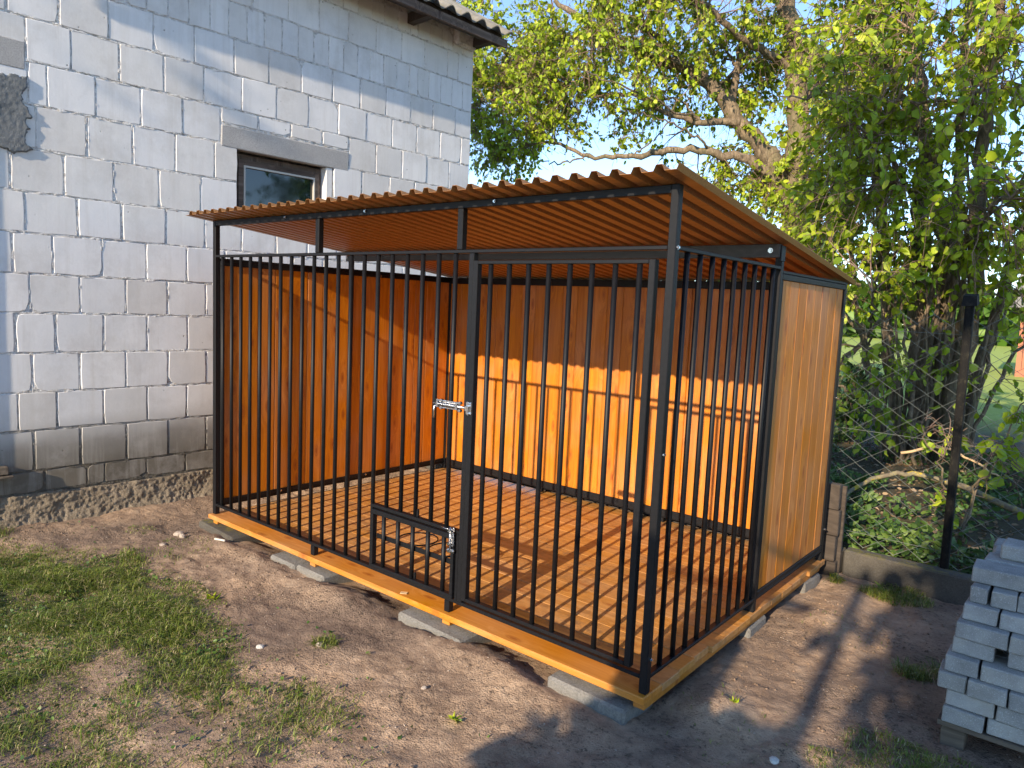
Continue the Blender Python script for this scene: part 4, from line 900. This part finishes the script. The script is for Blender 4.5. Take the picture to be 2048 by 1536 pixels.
stone(.06, -.22, .026, 'greyish flat stone right of the brown one by the wall')
stone(.10, -.35, .022, 'small rounded stone nearer the lawn than the other two', )
stone(1.52, -.60, .017, 'white chip of stone at the right edge of the lawn', 'paint')
stone(1.72, -.44, .022, 'tan rounded stone right of the white chip on the soil')
stone(2.28, -.38, .012, 'small dark stone in front of the hatch block')
stone(3.42, .12, .020, 'white crumbled lime lump at the bottom right of the soil', 'paint')
# pebbles and clods joined
Vs = []; Fs = []; n0 = 0
octv = np.array([(1, 0, 0), (-1, 0, 0), (0, 1, 0), (0, -1, 0), (0, 0, 1), (0, 0, -1)], float); octf = np.array([(0, 2, 4), (2, 1, 4), (1, 3, 4), (3, 0, 4), (2, 0, 5), (1, 2, 5), (3, 1, 5), (0, 3, 5)])
def scatter(n_, x, y, rr, mat, name, label):
    th = RNG.uniform(0, 6.28, len(x)); s = rr[:, None, None]*RNG.uniform(.5, 1.25, (len(x), 6, 1))*octv[None]*np.array([1, .8, .6])
    c, s_ = np.cos(th)[:, None], np.sin(th)[:, None]; V = np.stack([s[..., 0]*c-s[..., 1]*s_, s[..., 0]*s_+s[..., 1]*c, s[..., 2]], -1)
    V = V+np.stack([x, y, gz(x, y)+rr*.15], -1)[:, None, :]; F = (np.arange(len(x))[:, None, None]*6+octf[None]).reshape(-1, 3)
    ob(name, fmesh(name, V.reshape(-1, 3), F, M[mat]), kind='stuff', label=label)
def out_kennel(x, y): return ~((x > -.0) & (x < 3.0) & (y > 0) & (y < 2.0)) & (y < 2.12)
n_ = 9000; x = RNG.uniform(-.85, 4.4, n_); y = RNG.uniform(-1.7, 2.1, n_); k = out_kennel(x, y) & (vn(x, y, 3, 91) > -.1); x, y = x[k], y[k]
scatter(0, x, y, .0012+.005*RNG.random(len(x))**4, 'stone', 'pebbles', 'small pale pebbles on the soil')
n_ = 16000; x = RNG.uniform(-.85, 4.4, n_); y = RNG.uniform(-1.7, 2.1, n_); k = out_kennel(x, y) & (vn(x, y, 2, 92)+.6*vn(x, y, 9, 93) > .05); x, y = x[k], y[k]
scatter(0, x, y, .003+.009*RNG.random(len(x))**3, 'soil', 'soil_clods', 'loose crumbs of soil')
# small debris on the deck
g = G(); g.box((-.016, -.009, 0), (.016, .010, .004), .0015, .002); thing('wood_chip', 'pale wood chip on the front board of the deck', 'wood chip', (1.735, .003, .001), (0, 0, .5), me=g.me('wood_chip', M['cut']))
g = G(); g.tube([(0, 0, 0), (.075, .008, .001)], .006, 7); thing('white_peg', 'short white peg lying in front of the left concrete block', 'peg', (.27, -.13, float(gz(.27, -.13))+.006), (0, 0, .2), me=g.me('white_peg', M['paint']))

# ------------------------------------------------------------------ far background
RB = thing('brick_house', 'far low brick-red building glimpsed through the trees at the right', 'house', (3.4, 24.5, -.12))
g = G(); g.box((-1.5, 0, 0), (5.5, 5, 2.1)); ob('wall', g.me('wall', M['redwall']), RB)
g = G(); g.add([(-1.8, -.4, 2.1), (5.8, -.4, 2.1), (5.8, 5.4, 2.1), (-1.8, 5.4, 2.1), (-1.8, 2.5, 3.6), (5.8, 2.5, 3.6)], [(0, 1, 5, 4), (2, 3, 4, 5), (0, 4, 3), (1, 2, 5), (0, 3, 2, 1)]); ob('roof', g.me('roof', M['fibre']), RB)
# distant hedge / woodland edge
n_ = 26000; x = RNG.uniform(-90, 60, n_); y = 70+RNG.random(n_)*10; hgt = 5.0+3.5*vn(x, x*0, .12, 95)*2+1.5*vn(x, x*0, .5, 96)
z = -.2+hgt*RNG.random(n_)**.7; P = np.stack([x, y+RNG.normal(size=n_), z], 1); Dv = RNG.normal(size=P.shape)
ob('distant_woodland', leaves_mesh('distant_woodland', P, Dv, RNG.uniform(.6, 1.5, n_), M['leaf_dk'], .9), kind='stuff', label='distant hedge and woodland edge across the field')

# ------------------------------------------------------------------ out of view: casters added to throw shadows, a mirrored tree and the photographer
def big_tree(name, label, base, h, crown, n_tw, nsub, lpt, lsize, seed_limb=9, r=.16, lim_r=.05):
    limbs = [([base, (base[0]+.1, base[1], h*.35), (base[0]-.05, base[1]+.05, h*.7), (base[0], base[1], h)], r, .05)]
    tg = []
    for (c, rad, nn_) in crown:
        limbs.append(([(base[0], base[1], h*.45), ((base[0]+c[0])/2, (base[1]+c[1])/2, (h*.5+c[2])/2+.2), tuple(c)], lim_r, .02)); tg.append(blob(nn_, c, rad))
    make_tree(name, label, 'tree', (base[0], base[1], base[2]), limbs, np.concatenate(tg), nsub, lpt, lsize, 'leaf_dk', 'trees behind the photographer', twig_r=.014, sublen=(.2, .6), maxtw=3.5)
big_tree('caster_tree', 'unseen leafy tree added behind the photographer on the left to shade the wall', (-2.2, -11.2, -.12), 7.0, [((-1.3, -11, 6.9), (1.7, 1.0, 1.5), 120), ((-.3, -11, 7.5), (.85, .8, .9), 70), ((-3.4, -11.3, 6.6), (1.5, 1.0, 1.4), 60)], 0, 7, 6, .16)  # unseen tree added, its crown shaped to shade the upper block wall
big_tree('caster_tree', 'unseen leafy tree added behind the photographer on the right to cast shade', (6.0, -6.2, -.12), 5.5, [((5.2, -5.8, 6.8), (1.5, .9, .8), 50), ((3.7, -5.6, 7.1), (1.2, .7, .7), 26), ((4.25, -5.7, 5.2), (.95, .6, .65), 60), ((6.0, -5.8, 3.6), (1.5, .9, 1.5), 130), ((5.0, -5.6, 2.7), (.62, .6, .9), 90)], 0, 9, 8, .13)  # unseen tree added, its crown shaped to shade the stack and linden stems
big_tree('orchard_tree', 'leafy tree outside the frame on the right, mirrored in the small window', (8.6, 7.4, -.1), 5.5, [((8.4, 6.9, 3.6), (1.6, 1.6, 1.6), 110), ((9.6, 7.6, 4.8), (1.5, 1.5, 1.4), 90), ((7.8, 7.4, 5.2), (1.2, 1.2, 1.0), 60)], 0, 7, 6, .12)
lim = [([(3.95, -4.6, -.1), (4.0, -4.6, .7), (4.0, -4.6, 1.5)], .03, .01), ([(3.95, -4.6, -.1), (3.7, -4.6, .6), (3.6, -4.6, 1.1)], .02, .008)]
make_tree('caster_shrub', 'unseen rounded shrub added behind the photographer to shade the soil', 'shrub', (3.95, -4.6, -.1), lim, np.concatenate([blob(110, (3.98, -4.6, 1.25), (.40, .3, .55)), blob(90, (3.80, -4.6, .7), (.75, .35, .65)), blob(120, (3.66, -4.6, 1.38), (.32, .3, .48)), blob(60, (4.35, -4.6, 1.15), (.35, .3, .5))]), 9, 12, .12, 'leaf_dk', 'unseen shrubs added behind the photographer', twig_r=.006, sublen=(.1, .25))  # unseen shrub added so its shadow falls on the soil right of the deck
for (x, y, r, h, lb) in ((3.70, -6.1, .078, 3.1, 'unseen thick round pole added behind the photographer to cast a shadow strip'), (4.20, -6.0, .036, 3.3, 'unseen thin round pole added behind the photographer to cast a shadow strip')):  # unseen poles added to cast the narrow shadow strips beside the deck
    g = G(); g.tube([(0, 0, -.3), (0, 0, h)], [r, r*.92], 14); g.box((-.35, -.02, h-.1), (.35, .02, h-.05), .003)
    thing('caster_pole', lb, 'pole', (x, y, -.12), me=g.me('caster_pole', M['post'], True))
# the photographer
def person(loc, rz):
    J = {'pelvis': (0, 0, .90), 'spine': (0, .01, 1.10), 'chest': (0, .0, 1.30), 'neck': (0, .02, 1.43), 'head': (0, .05, 1.53), 'crown': (0, .05, 1.60),
         'hipL': (-.09, 0, .86), 'kneeL': (-.11, .02, .48), 'ankL': (-.12, -.01, .09), 'toeL': (-.13, .14, .04), 'hipR': (.09, 0, .86), 'kneeR': (.11, .03, .48), 'ankR': (.12, 0, .09), 'toeR': (.13, .15, .04),
         'shL': (-.17, 0, 1.35), 'elL': (-.23, .12, 1.13), 'wrL': (-.10, .30, 1.28), 'haL': (-.06, .36, 1.32), 'shR': (.17, 0, 1.35), 'elR': (.23, .12, 1.13), 'wrR': (.10, .30, 1.28), 'haR': (.06, .36, 1.32)}
    Rr = {'pelvis': .14, 'spine': .13, 'chest': .15, 'neck': .06, 'head': .095, 'crown': .075, 'hip': .09, 'knee': .06, 'ank': .045, 'toe': .04, 'sh': .065, 'el': .043, 'wr': .03, 'ha': .035}
    names = list(J); E = [('pelvis', 'spine'), ('spine', 'chest'), ('chest', 'neck'), ('neck', 'head'), ('head', 'crown')]
    for s in 'LR': E += [('pelvis', 'hip'+s), ('hip'+s, 'knee'+s), ('knee'+s, 'ank'+s), ('ank'+s, 'toe'+s), ('chest', 'sh'+s), ('sh'+s, 'el'+s), ('el'+s, 'wr'+s), ('wr'+s, 'ha'+s)]
    me = bpy.data.meshes.new('person'); me.from_pydata([J[k] for k in names], [(names.index(a), names.index(b)) for a, b in E], []); me.materials.append(M['cloth'])
    o = thing('person', 'person in dark clothes holding up a phone behind the camera', 'person', loc, (0, 0, rz), me=me)
    sk = o.modifiers.new('skin', 'SKIN'); sv = me.skin_vertices[0].data
    for i, k in enumerate(names):
        rr = Rr.get(k, Rr.get(k[:-1], .05)); sv[i].radius = (rr, rr)
    sv[0].use_root = True; o.modifiers.new('sub', 'SUBSURF').levels = 2
person((4.36, -2.62, -.12), R(30))
print('leaves', na, nb_)
